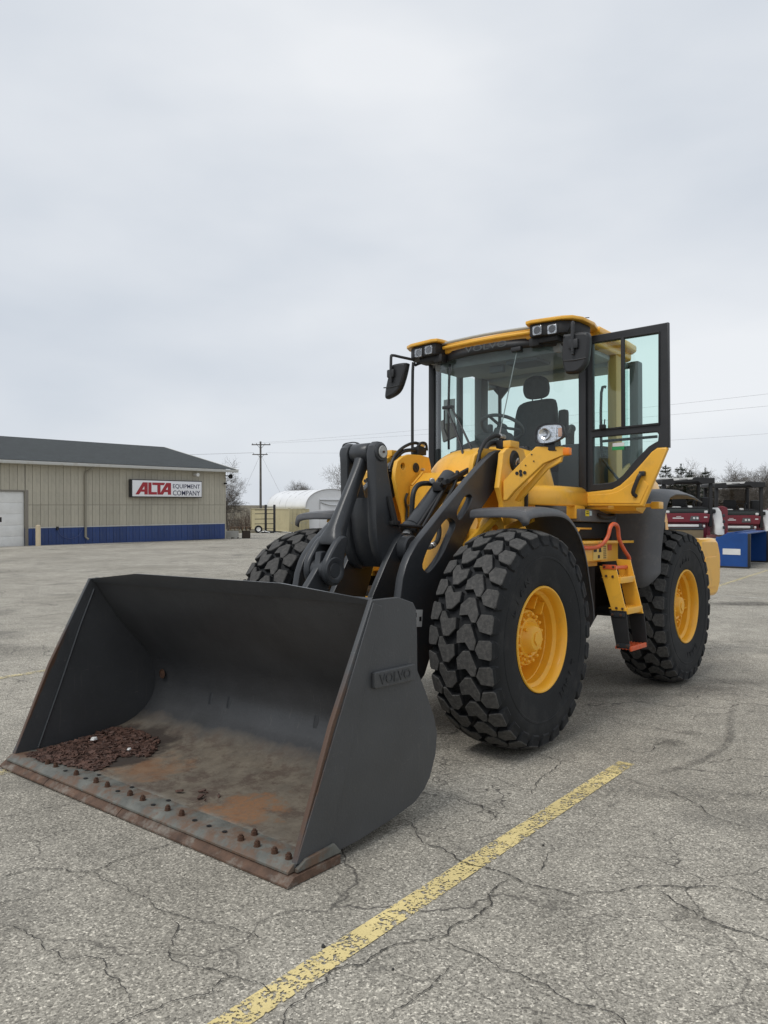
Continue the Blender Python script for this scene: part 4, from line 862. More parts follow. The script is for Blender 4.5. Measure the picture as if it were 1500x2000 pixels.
# seat and controls
seat = link('seat', box((-2.0, -.02, 2.14), (.5, .5, .14), .05, seg=3), FAB, cab)
sb = smooth_ring([(-.26, 2.10, 0), (-.265, 2.45, 0), (-.23, 2.70, 0), (-.16, 2.775, 0), (0, 2.79, 0), (.14, 2.79, 0), (.19, 2.75, 0), (.205, 2.55, 0), (.21, 2.10, 0)], 3)
link('seat_back', plate([[(a, b) for a, b, _ in sb]], 'X', -2.16, .12, .04), FAB, cab, ang=50)
hb = smooth_ring([(-.135, 2.84, 0), (-.15, 2.92, 0), (-.125, 2.995, 0), (-.06, 3.028, 0), (.03, 3.028, 0), (.10, 2.99, 0), (.125, 2.92, 0), (.115, 2.84, 0), (.06, 2.805, 0), (-.08, 2.805, 0)], 3)
link('headrest', join([plate([[(a, b) for a, b, _ in hb]], 'X', -2.14, .10, .035), cyl((-2.15, -.06, 2.77), (-2.15, -.06, 2.83), .006, 6), cyl((-2.15, .04, 2.77), (-2.15, .04, 2.83), .006, 6)]), FAB, cab, ang=50)
link('armrest', join([box((-1.95, .30, 2.42), (.40, .09, .06), .025), box((-2.1, .30, 2.55), (.08, .09, .22), .03)]), FAB, cab)
link('armrest', join([box((-1.95, -.34, 2.38), (.40, .10, .07), .025), box((-1.8, -.34, 2.47), (.05, .05, .14), .02)]), INT, cab)
SW = Matrix.Translation((-1.62, -.10, 2.47)) @ Matrix.Rotation(R(-28), 4, 'Y') @ Matrix.Rotation(R(90), 4, 'X')
swr = [(.0 + .0165 * math.cos(R(30 * i)), .20 + .0165 * math.sin(R(30 * i))) for i in range(12)]
link('steering_wheel', join([lathe(swr, 36, SW, True), lathe([(-.02, .0), (-.02, .05), (.015, .05), (.015, 0)], 16, SW)] + [tube([SW @ Vector((.04 * math.cos(a), 0, .04 * math.sin(a))), SW @ Vector((.2 * math.cos(a), 0, .2 * math.sin(a)))], .014, 6) for a in (.2, 2.2, 4.3)]), INT, cab)
link('steering_column', join([tube([(-1.60, -.10, 2.43), (-1.42, -.10, 2.1), (-1.35, -.10, 1.8)], .07, 10, 2), box((-1.48, -.10, 2.33), (.20, .34, .14), .06, seg=3)]), INT, cab)
def dash():
    rows = []
    for j in range(13):
        q = -1 + 2 * j / 12; y = -.10 + .36 * q; h = (1 - q * q) ** .5 if abs(q) < 1 else 0
        rows.append([(-1.22, y, 2.12), (-1.23, y, 2.14 + .13 * h), (-1.30, y, 2.16 + .17 * h), (-1.42, y, 2.15 + .15 * h), (-1.48, y, 2.10)])
    return loft(rows)
link('dashboard', dash(), INT, cab, ang=60)
link('floor_console', join([bx2((-1.3, -.7, 1.76), (-1.5, -.35, 2.0), .03), bx2((-1.4, .1, 1.76), (-1.6, .3, 1.86), .02), bx2((-1.9, .33, 1.76), (-2.3, .6, 2.3), .04), bx2((-2.3, -.7, 1.76), (-2.6, -.3, 2.25), .04)]), INT, cab)
link('monitor', box((-1.40, -.56, 2.47), (.03, .16, .24), .01, Matrix.Rotation(R(-18), 3, 'Y') @ Matrix.Rotation(R(20), 3, 'X')), mat('beige back', (.28, .24, .2), .6), cab)
link('papers', join([bx2((-1.37, -.60, 2.52), (-1.374, -.47, 2.75))]), mat('white paper', (.6, .62, .62), .6), cab)
link('inner_handle', tube([(-2.22, .68, 2.2), (-2.2, .64, 2.25), (-2.2, .64, 2.8), (-2.22, .68, 2.85)], .014, 8, 3), BLK, cab)

# ---- cab door, swung open at right angles
DX = -1.475
yo = [(.773, 1.815), (.770, 1.703), (1.313, 1.690), (1.515, 2.150), (1.500, 2.160), (1.43, 2.160), (1.385, 2.131), (1.311, 2.051), (1.196, 1.933), (1.119, 1.868), (1.048, 1.836)]
door = link('door', plate([yo], 'X', DX, .05, .012), YEL, LOADER, ang=45)
tag(door, 'open cab door with yellow lower panel')
# a raised pressing above the lower edge
link('door_pressing', plate([[(.79, 1.79), (.79, 1.725), (1.29, 1.712), (1.36, 1.86), (1.30, 1.93), (1.20, 1.87), (1.10, 1.815), (1.03, 1.80)]], 'X', DX + .026, .012, .005), YEL, door)
fo = [(.80, 1.825), (.772, 1.815), (.80, 3.15), (.855, 3.160), (1.52, 3.168), (1.522, 2.158), (1.43, 2.158), (1.385, 2.129), (1.311, 2.049), (1.196, 1.931), (1.119, 1.866), (1.048, 1.834)]
gu = [(.880, 3.095), (1.445, 3.092), (1.440, 2.362), (.880, 2.352)]
gd = [(.880, 1.885), (1.040, 1.895), (1.075, 1.905), (1.138, 1.950), (1.254, 2.080), (1.357, 2.177), (1.405, 2.203), (1.432, 2.215), (1.437, 2.270), (1.425, 2.287), (1.40, 2.29), (.880, 2.284)]
link('door_frame', plate([fo, gu, gd], 'X', DX - .012, .045, .006), BLK, door)
link('sash_frame', join([plate([[(.865, 3.108), (1.455, 3.104), (1.45, 2.345), (.865, 2.338)], gu], 'X', DX + .016, .016, .003), bx2((DX - .005, 1.133, 2.35), (DX + .026, 1.160, 3.10), .003), bx2((DX + .01, .95, 2.345), (DX + .05, 1.0, 2.385), .008), tube([(DX + .02, .965, 2.38), (DX + .02, .96, 2.42)], .005, 6), tube([(DX + .02, .985, 2.38), (DX + .02, .99, 2.43)], .005, 6)]), MBLK, door)
link('upper_glass', plate([[(.87, 3.10), (1.45, 3.10), (1.445, 2.35), (.87, 2.345)]], 'X', DX - .01, .005, .0005), GLS, door)
link('lower_glass', plate([[(a + (.006 if a > 1.2 else -.006), b) for a, b in gd]], 'X', DX - .01, .005, .0005), GLS, door)
link('door_handle', tube([(DX + .03, 1.315, 1.955), (DX + .06, 1.30, 1.94), (DX + .065, 1.27, 1.87), (DX + .06, 1.245, 1.80), (DX + .03, 1.26, 1.772)], .017, 8, 3), BLK, door)
link('handle_lock', box((DX + .04, 1.315, 1.955), (.04, .05, .04), .01), BLK, door)
link('grab_bar', tube([(DX - .06, .93, 2.255), (DX - .07, 1.40, 2.262)], .012, 8), BLK, door)
link('grab_bar', tube([(DX - .07, .93, 2.1), (DX - .09, 1.0, 2.0), (DX - .09, 1.08, 1.9)], .012, 8, 2), BLK, door)
link('door_tag', bx2((DX + .0, 1.05, 2.195), (DX + .003, 1.15, 2.225)), WHT, door); link('door_tag', bx2((DX + .0, 1.045, 2.165), (DX + .003, 1.15, 2.194)), GREEN, door)
link('door_hinge', join([cyl((DX, .80, 1.78), (DX, .80, 1.83), .022, 10), cyl((DX, .80, 3.0), (DX, .80, 3.06), .022, 10), cyl((DX, .80, 2.3), (DX, .80, 2.38), .022, 10)]), MBLK, door)

# ------------------------------------------------------------------ wood chips and scraps in the bucket
VM = LOADER.matrix_world.copy()
CHIP = mat('wet wood chips', (0.058, 0.030, 0.022), 0.6, var=0.5, vscale=25, bump=0.3, bscale=80, col2=(0.14, 0.075, 0.055))
def chips(n, poly, zf, seed, smin=.010, smax=.034):
    rnd = random.Random(seed); V = []; F = []
    xs = [p[0] for p in poly]; ysq = [p[1] for p in poly]
    def inside(x, y):
        c = False; j = len(poly) - 1
        for i in range(len(poly)):
            (xi, yi), (xj, yj) = poly[i], poly[j]
            if (yi > y) != (yj > y) and x < (xj - xi) * (y - yi) / (yj - yi) + xi: c = not c
            j = i
        return c
    k = 0
    while k < n:
        x = rnd.uniform(min(xs), max(xs)); y = rnd.uniform(min(ysq), max(ysq))
        if not inside(x, y): continue
        k += 1
        l = rnd.uniform(smin, smax); w = l * rnd.uniform(.25, .55); t = rnd.uniform(.002, .005)
        M = Matrix.Translation((x, y, zf(x, y) + rnd.uniform(.003, .014))) @ Matrix.Rotation(rnd.uniform(0, 6.3), 4, 'Z') @ Matrix.Rotation(rnd.uniform(-.4, .4), 4, 'X') @ Matrix.Rotation(rnd.uniform(-.3, .3), 4, 'Y')
        b = len(V)
        pts = [(-l, -w * .4, 0), (-l * .3, -w, 0), (l * .8, -w * .6, 0), (l, w * .2, 0), (l * .2, w, 0), (-l * .8, w * .5, 0)]
        for zz in (-t, t):
            for p in pts: V.append(M @ Vector((p[0], p[1], zz)))
        F.append(tuple(b + 6 + i for i in range(6))); F.append(tuple(b + 5 - i for i in range(6)))
        for i in range(6): F.append((b + i, b + (i + 1) % 6, b + 6 + (i + 1) % 6, b + 6 + i))
    return me_from(V, F)
def floor_z(x, y):
    for (a, za), (b, zb) in zip(inner, inner[1:]):
        if a <= x <= b: return za + (zb - za) * (x - a) / (b - a)
    return .08
pile = [(2.385, -1.16), (2.157, -1.2), (1.74, -1.21), (1.70, -.98), (1.74, -.70), (1.83, -.58), (1.95, -.50), (2.06, -.66), (2.18, -.56), (2.29, -.52), (2.35, -.75), (2.40, -.95)]
o = tag(link('wood_chips', chips(1500, pile, floor_z, 3, .006, .03), CHIP, smooth=False), 'heap of dark wet wood chips in the far corner of the bucket', 'wood chips', kind='stuff'); o.matrix_world = VM
ofs = [(2.24, .16), (2.13, .1), (2.07, .25), (2.05, .38), (2.18, .40), (2.28, .30)]
o = tag(link('bark_flakes', chips(8, ofs, floor_z, 5, .008, .026), CHIP, smooth=False), 'few scattered bark flakes on the rusty bucket floor', 'bark', kind='stuff'); o.matrix_world = VM
for nm, p, sz, lb in (('foam_scrap', (2.002, -1.039, .112), .026, 'larger white scrap lying on the wood chips near the bucket side'), ('foam_scrap', (1.985, -.66, .112), .016, 'smaller white scrap lying on the wood chips towards the bucket middle')):
    V = [(sz * a, sz * b, sz * c) for a, b, c in ((-1, -.5, 0), (.2, -.8, 0), (1, -.1, 0), (.5, .7, 0), (-.6, .6, 0), (-.8, -.4, .5), (.2, -.6, .6), (.8, 0, .55), (.4, .5, .5), (-.5, .5, .65))]
    o = link(nm, me_from(V, [(4, 3, 2, 1, 0), (5, 6, 7, 8, 9), (0, 1, 6, 5), (1, 2, 7, 6), (2, 3, 8, 7), (3, 4, 9, 8), (4, 0, 5, 9)]), WHT, smooth=False)
    o.matrix_world = VM @ Matrix.Translation(p); tag(o, lb, 'scrap', 'white scraps in the bucket')

# ------------------------------------------------------------------ painted lines, cracks, stains on the lot
def line_mat(name, col, keep):
    m = mat(name, col, .8, var=.15, vscale=4, bump=.4, bscale=110); t = m.node_tree; K = t.links.new; N = t.nodes.new
    b = t.nodes['Principled BSDF']; c = N('ShaderNodeTexCoord'); out = t.nodes['Material Output']
    n = N('ShaderNodeTexNoise'); n.inputs['Scale'].default_value = 9; n.inputs['Detail'].default_value = 10; n.inputs['Roughness'].default_value = .78; K(c.outputs['Object'], n.inputs[0])
    v = N('ShaderNodeTexVoronoi'); v.inputs['Scale'].default_value = 105; K(c.outputs['Object'], v.inputs['Vector']); se = N('ShaderNodeSeparateColor'); K(v.outputs['Color'], se.inputs[0])
    a = N('ShaderNodeMath'); a.operation = 'MULTIPLY_ADD'; a.inputs[1].default_value = .22; K(se.outputs[0], a.inputs[0]); K(n.outputs[0], a.inputs[2])
    r = N('ShaderNodeMapRange'); r.inputs[1].default_value = keep; r.inputs[2].default_value = keep + .05; K(a.outputs[0], r.inputs[0])
    tr = N('ShaderNodeBsdfTransparent'); mx_ = N('ShaderNodeMixShader'); K(r.outputs[0], mx_.inputs[0]); K(b.outputs[0], mx_.inputs[1]); K(tr.outputs[0], mx_.inputs[2]); K(mx_.outputs[0], out.inputs[0]); return m
YL = line_mat('worn yellow line paint', (0.70, 0.57, 0.26), .62); YLF = line_mat('faded yellow line paint', (0.62, 0.53, 0.30), .575); WLF = line_mat('faded white line paint', (.55, .53, .48), .58)
def ground_strip(pts, w, dz):
    V = []; F = []; P = []
    for (x0, y0), (x1, y1) in zip(pts, pts[1:]):
        n = max(1, int(math.hypot(x1 - x0, y1 - y0) / .8))
        P += [(x0 + (x1 - x0) * i / n, y0 + (y1 - y0) * i / n) for i in range(n)]
    P.append(pts[-1])
    for i, p in enumerate(P):
        a = Vector(P[max(i - 1, 0)]); b = Vector(P[min(i + 1, len(P) - 1)]); t = (b - a).normalized(); n = Vector((-t.y, t.x)) * (w(i / (len(P) - 1)) if callable(w) else w) / 2
        for s in (1, -1): q = Vector(p) + n * s; V.append((q.x, q.y, g(q.y) + dz))
    for i in range(len(P) - 1): F.append((2 * i, 2 * i + 1, 2 * i + 3, 2 * i + 2))
    return me_from(V, F)
d = Vector((1.999, 2.579)).normalized()
def line(name, pts, w, m, lb):
    tag(link(name, ground_strip(pts, w, .004), m, smooth=False), kind='structure')
line('parking_line', [(-.45 - d.x * 3, 2.311 - d.y * 3), (1.549, 4.89)], .105, YL, '')
line('parking_line', [(-3.85 - d.x * .3, 7.699 - d.y * .3), (-3.0, 8.95)], .11, YLF, '')
line('parking_line', [(-2.6, 4.36), (-2.2, 4.86)], .11, YLF, '')
line('parking_line', [(7.2, 17.0), (11.143, 22.285), (13.5, 25.4)], .11, YLF, '')
line('parking_line', [(6.3, 16.2), (9.2, 13.9)], .10, WLF, '')
CR = [[(-1.624, 3.248), (-1.548, 3.346), (-1.331, 3.316), (-1.268, 3.326), (-1.202, 3.429), (-1.105, 3.526), (-0.982, 3.63)], [(-1.268, 3.326), (-1.15, 3.229), (-1.05, 3.138), (-0.919, 3.036), (-0.813, 2.947), (-0.673, 2.886), (-0.548, 2.835), (-0.416, 2.764)], [(-0.815, 2.924), (-0.768, 2.764), (-0.759, 2.697), (-0.716, 2.621), (-0.602, 2.578), (-0.518, 2.537), (-0.453, 2.514), (-0.395, 2.492), (-0.348, 2.437)], [(-0.518, 2.537), (-0.552, 2.448), (-0.628, 2.416), (-0.725, 2.355), (-0.786, 2.311), (-.95, 2.2)], [(-1.7, 2.95), (-1.518, 3.036), (-1.419, 3.103), (-1.349, 3.192), (-1.282, 3.326)], [(-1.439, 2.879), (-1.313, 2.806), (-1.214, 2.717), (-1.106, 2.633), (-0.975, 2.64), (-0.928, 2.549), (-0.84, 2.47), (-0.725, 2.355)], [(0.079, 3.952), (0.188, 3.618), (0.342, 3.418), (0.508, 3.316), (0.671, 3.165), (0.914, 3.13), (1.133, 3.183), (1.448, 3.165), (1.53, 3.061), (1.8, 2.9)], [(1.127, 3.165), (1.203, 2.979), (1.276, 2.856), (1.385, 2.771), (1.6, 2.6)], [(0.552, 3.258), (0.427, 3.112), (0.373, 2.947), (0.235, 2.799), (0.084, 2.744), (-0.059, 2.615), (-0.181, 2.566), (-0.239, 2.453), (-0.299, 2.311), (-.4, 2.1)], [(0.203, 2.771), (0.361, 2.627), (0.516, 2.497), (0.654, 2.37), (0.724, 2.311), (.9, 2.1)], [(0.781, 3.549), (0.621, 3.258)], [(0.009, 2.311), (0.128, 2.453), (0.248, 2.615)], [(0.298, 4.389), (0.523, 4.128), (0.598, 3.897)],
      [(0.99, 5.175), (1.151, 4.934), (1.297, 4.827), (1.386, 4.724), (1.44, 4.626)], [(1.525, 6.303), (1.704, 6.13), (1.933, 5.918), (2.065, 5.705), (2.162, 5.563)], [(1.473, 5.298), (1.671, 5.115), (1.916, 5.323), (2.181, 5.481)], [(-3.945, 7.89), (-3.61, 7.594), (-3.366, 7.392), (-2.967, 7.064)], [(-5.544, 11.087), (-5.344, 11.451), (-4.925, 11.782), (-4.585, 12.505)], [(1.44, 4.626), (1.606, 4.38), (1.713, 3.952), (1.882, 3.765)], [(1.151, 4.934), (0.952, 4.607), (0.737, 4.254)], [(-9.813, 19.627), (-9.181, 20.867), (-7.901, 21.547), (-6.775, 24.197)],
      [(1.9, 4.9), (2.3, 5.0), (2.75, 4.7), (3.0, 4.2)], [(2.4, 5.9), (2.9, 6.3), (3.6, 6.4), (4.3, 7.1)], [(2.9, 6.3), (2.8, 7.2), (3.3, 8.2)], [(1.2, 5.9), (1.5, 6.3), (1.62, 6.9)], [(1.7, 4.4), (2.1, 4.3), (2.5, 4.45)]]
CWD = [.011, .007, .008, .009, .007, .007, .012, .012, .010, .009, .008, .007, .009] + [.009] * 20
CRACK = mat('dirt filled crack', (0.045, 0.041, 0.036), .95, var=.3, vscale=30)
def jag(pts, rnd, it=4, amp=.16):
    P = [Vector(p) for p in pts]
    for _ in range(it):
        Q = [P[0]]
        for a, b in zip(P, P[1:]):
            t = b - a; n = Vector((-t.y, t.x)); Q += [(a + b) / 2 + n * rnd.uniform(-amp, amp), b]
        P = Q
    return P
PL = bpy.data.objects['parking_lot']
for k, c in enumerate(CR):
    rnd = random.Random(k); P = jag(c, rnd); wd = CWD[k] * .72; V = []; F = []
    for i, p in enumerate(P):
        t = (P[min(i + 1, len(P) - 1)] - P[max(i - 1, 0)]).normalized(); n = Vector((-t.y, t.x))
        w = wd * rnd.uniform(.2, 1.0) * min(1, .25 + min(i, len(P) - 1 - i) * .12) / 2
        for s in (1, -1): q = p + n * w * s; V.append((q.x, q.y, g(q.y) + .006))
    for i in range(len(P) - 1): F.append((2 * i, 2 * i + 1, 2 * i + 3, 2 * i + 2))
    link('crack', me_from(V, F), CRACK, PL, smooth=False)
def soft_mat(name, col, amt):
    m = mat(name, col, .9); t = m.node_tree; K = t.links.new; N = t.nodes.new; b = t.nodes['Principled BSDF']; out = t.nodes['Material Output']
    at = N('ShaderNodeAttribute'); at.attribute_name = 'fade'; c = N('ShaderNodeTexCoord')
    n = N('ShaderNodeTexNoise'); n.inputs['Scale'].default_value = 22; n.inputs['Detail'].default_value = 9; n.inputs['Roughness'].default_value = .75; K(c.outputs['Object'], n.inputs[0])
    r = N('ShaderNodeMapRange'); r.inputs[1].default_value = .35; r.inputs[2].default_value = .7; r.inputs[4].default_value = amt; K(n.outputs[0], r.inputs[0])
    mu = N('ShaderNodeMath'); mu.operation = 'MULTIPLY'; K(at.outputs['Fac'], mu.inputs[0]); K(r.outputs[0], mu.inputs[1])
    tr = N('ShaderNodeBsdfTransparent'); x = N('ShaderNodeMixShader'); K(mu.outputs[0], x.inputs[0]); K(tr.outputs[0], x.inputs[1]); K(b.outputs[0], x.inputs[2]); K(x.outputs[0], out.inputs[0]); return m
MARK = soft_mat('tyre rubber mark', (0.05, 0.046, 0.042), .9); DAMP = soft_mat('oily stain', (0.06, 0.054, 0.046), .95)
def fade_obj(name, V, F, fd, m):
    me = me_from(V, F); at = me.attributes.new('fade', 'FLOAT', 'POINT')
    for i, f in enumerate(fd): at.data[i].value = f
    link(name, me, m, PL, smooth=False)
def mark(pts, w, k, z=.008):
    P = [Vector(p[:2]) for p in smooth_ring([(a, b, 0) for a, b in pts], 6, False)]; V = []; F = []; fd = []
    for i, p in enumerate(P):
        t = (P[min(i + 1, len(P) - 1)] - P[max(i - 1, 0)]).normalized(); n = Vector((-t.y, t.x)); e = min(1, 4 * i / len(P), 4 * (len(P) - 1 - i) / len(P))
        for q, f in ((-.5, 0), (-.2, 1), (.2, 1), (.5, 0)): c = p + n * w * q; V.append((c.x, c.y, g(c.y) + z)); fd.append(f * e * k)
    for i in range(len(P) - 1):
        for j in range(3): F.append((4 * i + j, 4 * i + j + 1, 4 * i + j + 5, 4 * i + j + 4))
    fade_obj('tyre_mark', V, F, fd, MARK)
mark([(3.316, 7.178), (2.779, 6.13), (2.449, 5.427), (2.211, 5.103), (1.935, 4.837), (1.725, 4.704), (1.545, 4.636)], .075, .6)
mark([(3.5, 3.9), (2.6, 4.15), (1.6, 4.28), (.9, 4.4)], .22, .28, .009)
mark([(2.2, 7.4), (3.6, 7.5), (5.2, 7.3)], .4, .4, .009)
mark([(1.2, 7.0), (2.0, 6.9), (3.4, 7.0)], .3, .35, .0095)
mark([(-3.9, 8.9), (-5.2, 9.6), (-7, 9.9)], .9, .25, .009)
def stain(cx, cy, rx, ry, k):
    V = [(cx, cy, g(cy) + .007)]; F = []; fd = [k]; rnd = random.Random(int(cx * 100))
    for r, f in ((.5, .8 * k), (1.0, 0)):
        for i in range(20):
            a = i * math.pi / 10; q = rnd.uniform(.8, 1.15); x, y = cx + rx * r * q * math.cos(a), cy + ry * r * q * math.sin(a); V.append((x, y, g(y) + .007)); fd.append(f)
    for i in range(20):
        j = (i + 1) % 20; F += [(0, 1 + i, 1 + j), (1 + i, 21 + i, 21 + j, 1 + j)]
    fade_obj('stain', V, F, fd, DAMP)
for a in ((6.774, 14.311, 1.1, .45, 1), (1.19, 2.92, .12, .16, .5), (2.0, 5.35, .16, .14, .6), (2.25, 5.6, .12, .08, .6), (1.55, 5.65, .08, .06, .6), (3.0, 7.2, .5, .2, .5), (-4.8, 9.3, .9, .5, .25)): stain(*a)
PEB = mat('dark pebble', (.03, .029, .028), .8, var=.3, vscale=40)
for i, (x, y, r) in enumerate(((-.216, 2.72, .008), (.03, 2.58, .005), (.75, 3.6, .006))):
    bm = bmesh.new(); bmesh.ops.create_icosphere(bm, subdivisions=2, radius=r)
    for v in bm.verts: v.co *= random.uniform(.8, 1.15)
    o = link('pebble', bm_me(bm), PEB); o.location = (x, y, g(y) + r * .5)
    tag(o, ['dark pebble on the asphalt beside the yellow line, nearest the bucket corner', 'dark pebble on the asphalt just right of the yellow line', 'tiny dark pebble on the asphalt right of the bucket'][i], 'pebble', 'pebbles on the asphalt')

# ------------------------------------------------------------------ building with the sign
BZ = -.44
bld = empty('metal_building', (-9.9, 48, BZ), math.atan2(-.771, -.637))
tag(bld, 'long beige metal building with blue base band and dark shingle roof', 'building')
BEI = mat('beige metal panel', (.43, .40, .32), .55, var=.06, vscale=.8, dirt=(.26, .245, .205), dscale=1.3, damt=.5, dlow=.5, dhigh=.7)
BLU = mat('blue metal panel', (.016, .045, .165), .5, var=.12, vscale=.8, dirt=(.03, .06, .16), dscale=2, damt=.4)
def per_object(m, amt):
    t = m.node_tree; b = t.nodes['Principled BSDF']; N = t.nodes.new; K = t.links.new; src = b.inputs['Base Color'].links[0].from_socket
    oi = N('ShaderNodeObjectInfo'); r = N('ShaderNodeMapRange'); r.inputs[3].default_value = 1 - amt; r.inputs[4].default_value = 1 + amt; K(oi.outputs['Random'], r.inputs[0])
    x = N('ShaderNodeMix'); x.data_type = 'RGBA'; x.blend_type = 'MULTIPLY'; x.inputs[0].default_value = 1; K(src, x.inputs[6]); K(r.outputs[0], x.inputs[7]); K(x.outputs[2], b.inputs['Base Color'])
per_object(BEI, .07); per_object(BLU, .15); scuffed(BEI, (.22, .20, .16), (6, 6, .5), .58, .5, 1.0, (0, 0, 0)); scuffed(BLU, (.05, .07, .14), (6, 6, .8), .56, .5, 1.0, (0, 0, 0))
SUB = mat('dark panel joint', (.13, .125, .105), .8); TRIM = mat('pale trim', (.5, .5, .47), .5, var=.08, vscale=1.5, dirt=(.36, .33, .27), dscale=1.5, damt=.6)
def shingle_mat():
    m = mat('dark shingles', (.048, .056, .058), .9, var=.2, vscale=1.5); t = m.node_tree; N = t.nodes.new; K = t.links.new; b = t.nodes['Principled BSDF']; src = b.inputs['Base Color'].links[0].from_socket
    c = N('ShaderNodeTexCoord'); mpn = N('ShaderNodeMapping'); mpn.inputs['Scale'].default_value = (3, 6, 6); K(c.outputs['Object'], mpn.inputs[0])
    br = N('ShaderNodeTexBrick'); br.inputs['Scale'].default_value = 1; br.inputs['Mortar Size'].default_value = .04; br.inputs['Color1'].default_value = (.7, .7, .7, 1); br.inputs['Color2'].default_value = (1.3, 1.3, 1.3, 1); br.inputs['Mortar'].default_value = (.4, .4, .4, 1); K(mpn.outputs[0], br.inputs[0])
    x = N('ShaderNodeMix'); x.data_type = 'RGBA'; x.blend_type = 'MULTIPLY'; x.inputs[0].default_value = .8; K(src, x.inputs[6]); K(br.outputs[0], x.inputs[7]); K(x.outputs[2], b.inputs['Base Color']); return m
LEN, WID, EAV, RID, DU = 30.0, 14.6, 4.40, 6.12, 12.57
wl_me = join([bx2((0.02, -.12, 0), (DU, -.04, EAV)), bx2((DU, -.12, 2.79), (DU + 3.6, -.04, EAV)), bx2((DU + 3.6, -.12, 0), (LEN, -.04, EAV)), bx2((.02, -WID, 0), (.10, -.12, EAV)), bx2((0.02, -WID, 0), (LEN, -WID + .08, EAV)), bx2((LEN - .08, -WID, 0), (LEN, -.12, EAV)),
              me_from([(.06, -.1, EAV), (.06, -WID, EAV), (.06, -WID / 2, RID)], [(0, 1, 2)])])
link('wall', wl_me, SUB, bld, smooth=False)
PW = .405
def panel_me(z0, z1, m, w=PW):
    me = join([bx2((.008, -.04, z0), (w - .008, -.012, z1), .004, 1), bx2((w / 2 - .02, -.012, z0), (w / 2 + .02, -.004, z1), .003, 1)]); me.materials.append(m); return me
pm = {'b': panel_me(.02, .94, BLU), 'l': panel_me(1.0, 2.105, BEI), 'u': panel_me(2.135, EAV - .02, BEI), 'd': panel_me(2.86, EAV - .02, BEI)}
def putpanel(me, x):
    o = bpy.data.objects.new('wall_panel', me); COL.objects.link(o); o.parent = bld; o.location = (x, 0, 0)
nP = int(DU / PW)
for i in range(nP):
    for k in 'blu': putpanel(pm[k], .03 + i * PW)
for i in range(10): putpanel(pm['d'], .03 + (nP + i) * PW - .06 + .0)
for i in range(33):
    for k in 'blu': putpanel(pm[k], DU + 3.78 + i * PW)
link('band_trim', bx2((0, -.05, .94), (DU - .1, .0, 1.0), .005), TRIM, bld); link('seam_trim', bx2((0, -.045, 2.105), (DU - .1, -.006, 2.135), .004), mat('seam strip', (.25, .235, .19), .6), bld)
link('corner_trim', bx2((-.02, -.12, 0), (.05, .005, EAV), .006), BEI, bld)
link('door_trim', join([bx2((DU - .16, -.06, 0), (DU, .01, 2.86), .006), bx2((DU + 3.6, -.06, 0), (DU + 3.76, .01, 2.86), .006), bx2((DU, -.06, 2.79), (DU + 3.6, .01, 2.86), .006)]), mat('brown door trim', (.22, .20, .17), .6), bld)
gd_ = link('overhead_door', bx2((DU, -.16, 0), (DU + 3.6, -.12, 2.79)), WHT, bld)
for i in range(5):
    link('door_panel', bx2((DU + .02, -.125, .01 + i * .556), (DU + 3.58, -.10, .556 + i * .556), .012), WHT, gd_)
link('door_window', bx2((DU + 1.10, -.102, 1.28), (DU + 1.55, -.096, 1.52), .01), MBLK, gd_)
ROOF = shingle_mat()
link('roof', me_from([(-.55, .45, EAV - .07), (LEN, .45, EAV - .07), (LEN, -WID / 2, RID), (-.55, -WID / 2, RID), (LEN, -WID - .45, EAV - .07), (-.55, -WID - .45, EAV - .07)], [(0, 3, 2, 1), (3, 5, 4, 2)]), ROOF, bld, smooth=False)
solid(bld.children[-1], .06, -1)
link('gutter', bx2((-.58, .42, EAV - .26), (LEN, .56, EAV - .10), .02), TRIM, bld)
link('rake_trim', join([tube([(-.56, .5, EAV - .13), (-.56, -WID / 2, RID - .06)], .09, 4), tube([(-.56, -WID - .5, EAV - .13), (-.56, -WID / 2, RID - .06)], .09, 4)]), TRIM, bld)
link('soffit', bx2((-.55, -.04, EAV - .20), (LEN, .42, EAV - .16)), TRIM, bld)
link('downspout', join([tube([(9.1, .45, EAV - .2), (9.15, .40, EAV - .32), (9.36, .08, EAV - .55), (9.38, .06, EAV - .8), (9.38, .06, .42), (9.30, .2, .30)], .06, 6)]), mat('tan downspout', (.27, .25, .2), .6), bld)
link('hose_bib', join([bx2((10.85, -.01, .82), (10.97, .06, 1.0), .01)]), MBLK, bld)
link('hose_loop', tube([(10.9, .05, .85), (10.75, .06, .55), (10.3, .07, .36), (9.8, .07, .5), (9.55, .06, .85)], .014, 6, 5), mat('faded hose', (.07, .09, .2), .7), bld)
def on_building(name, me, m, lb=None, cat=None, par=None, **k):
    o = link(name, me, m, par, **k)
    if par is None: o.matrix_world = BM; tag(o, lb, cat)
    return o
BM = Matrix.Translation((-9.9, 48, BZ)) @ Matrix.Rotation(math.atan2(-.771, -.637), 4, 'Z')
sgn = empty('box_sign'); sgn.matrix_world = BM; tag(sgn, 'white rectangular box sign with red and navy lettering on the beige wall', 'sign')
link('cabinet', bx2((2.01, .02, 2.55), (6.79, .30, 3.55), .02), mat('dark sign cabinet', (.03, .03, .032), .5), sgn)
link('sign_face', bx2((2.06, .29, 2.60), (6.74, .318, 3.50), .01), mat('white sign face', (.84, .84, .86), .4), sgn)
def sp(px, py): return (6.79 - (px - 785) / 430 * 4.78, 3.55 - (py - 365) / 107 * 1.0)
RED = mat('red lettering', (.36, .018, .03), .5); NAVY = mat('navy lettering', (.012, .014, .06), .5)
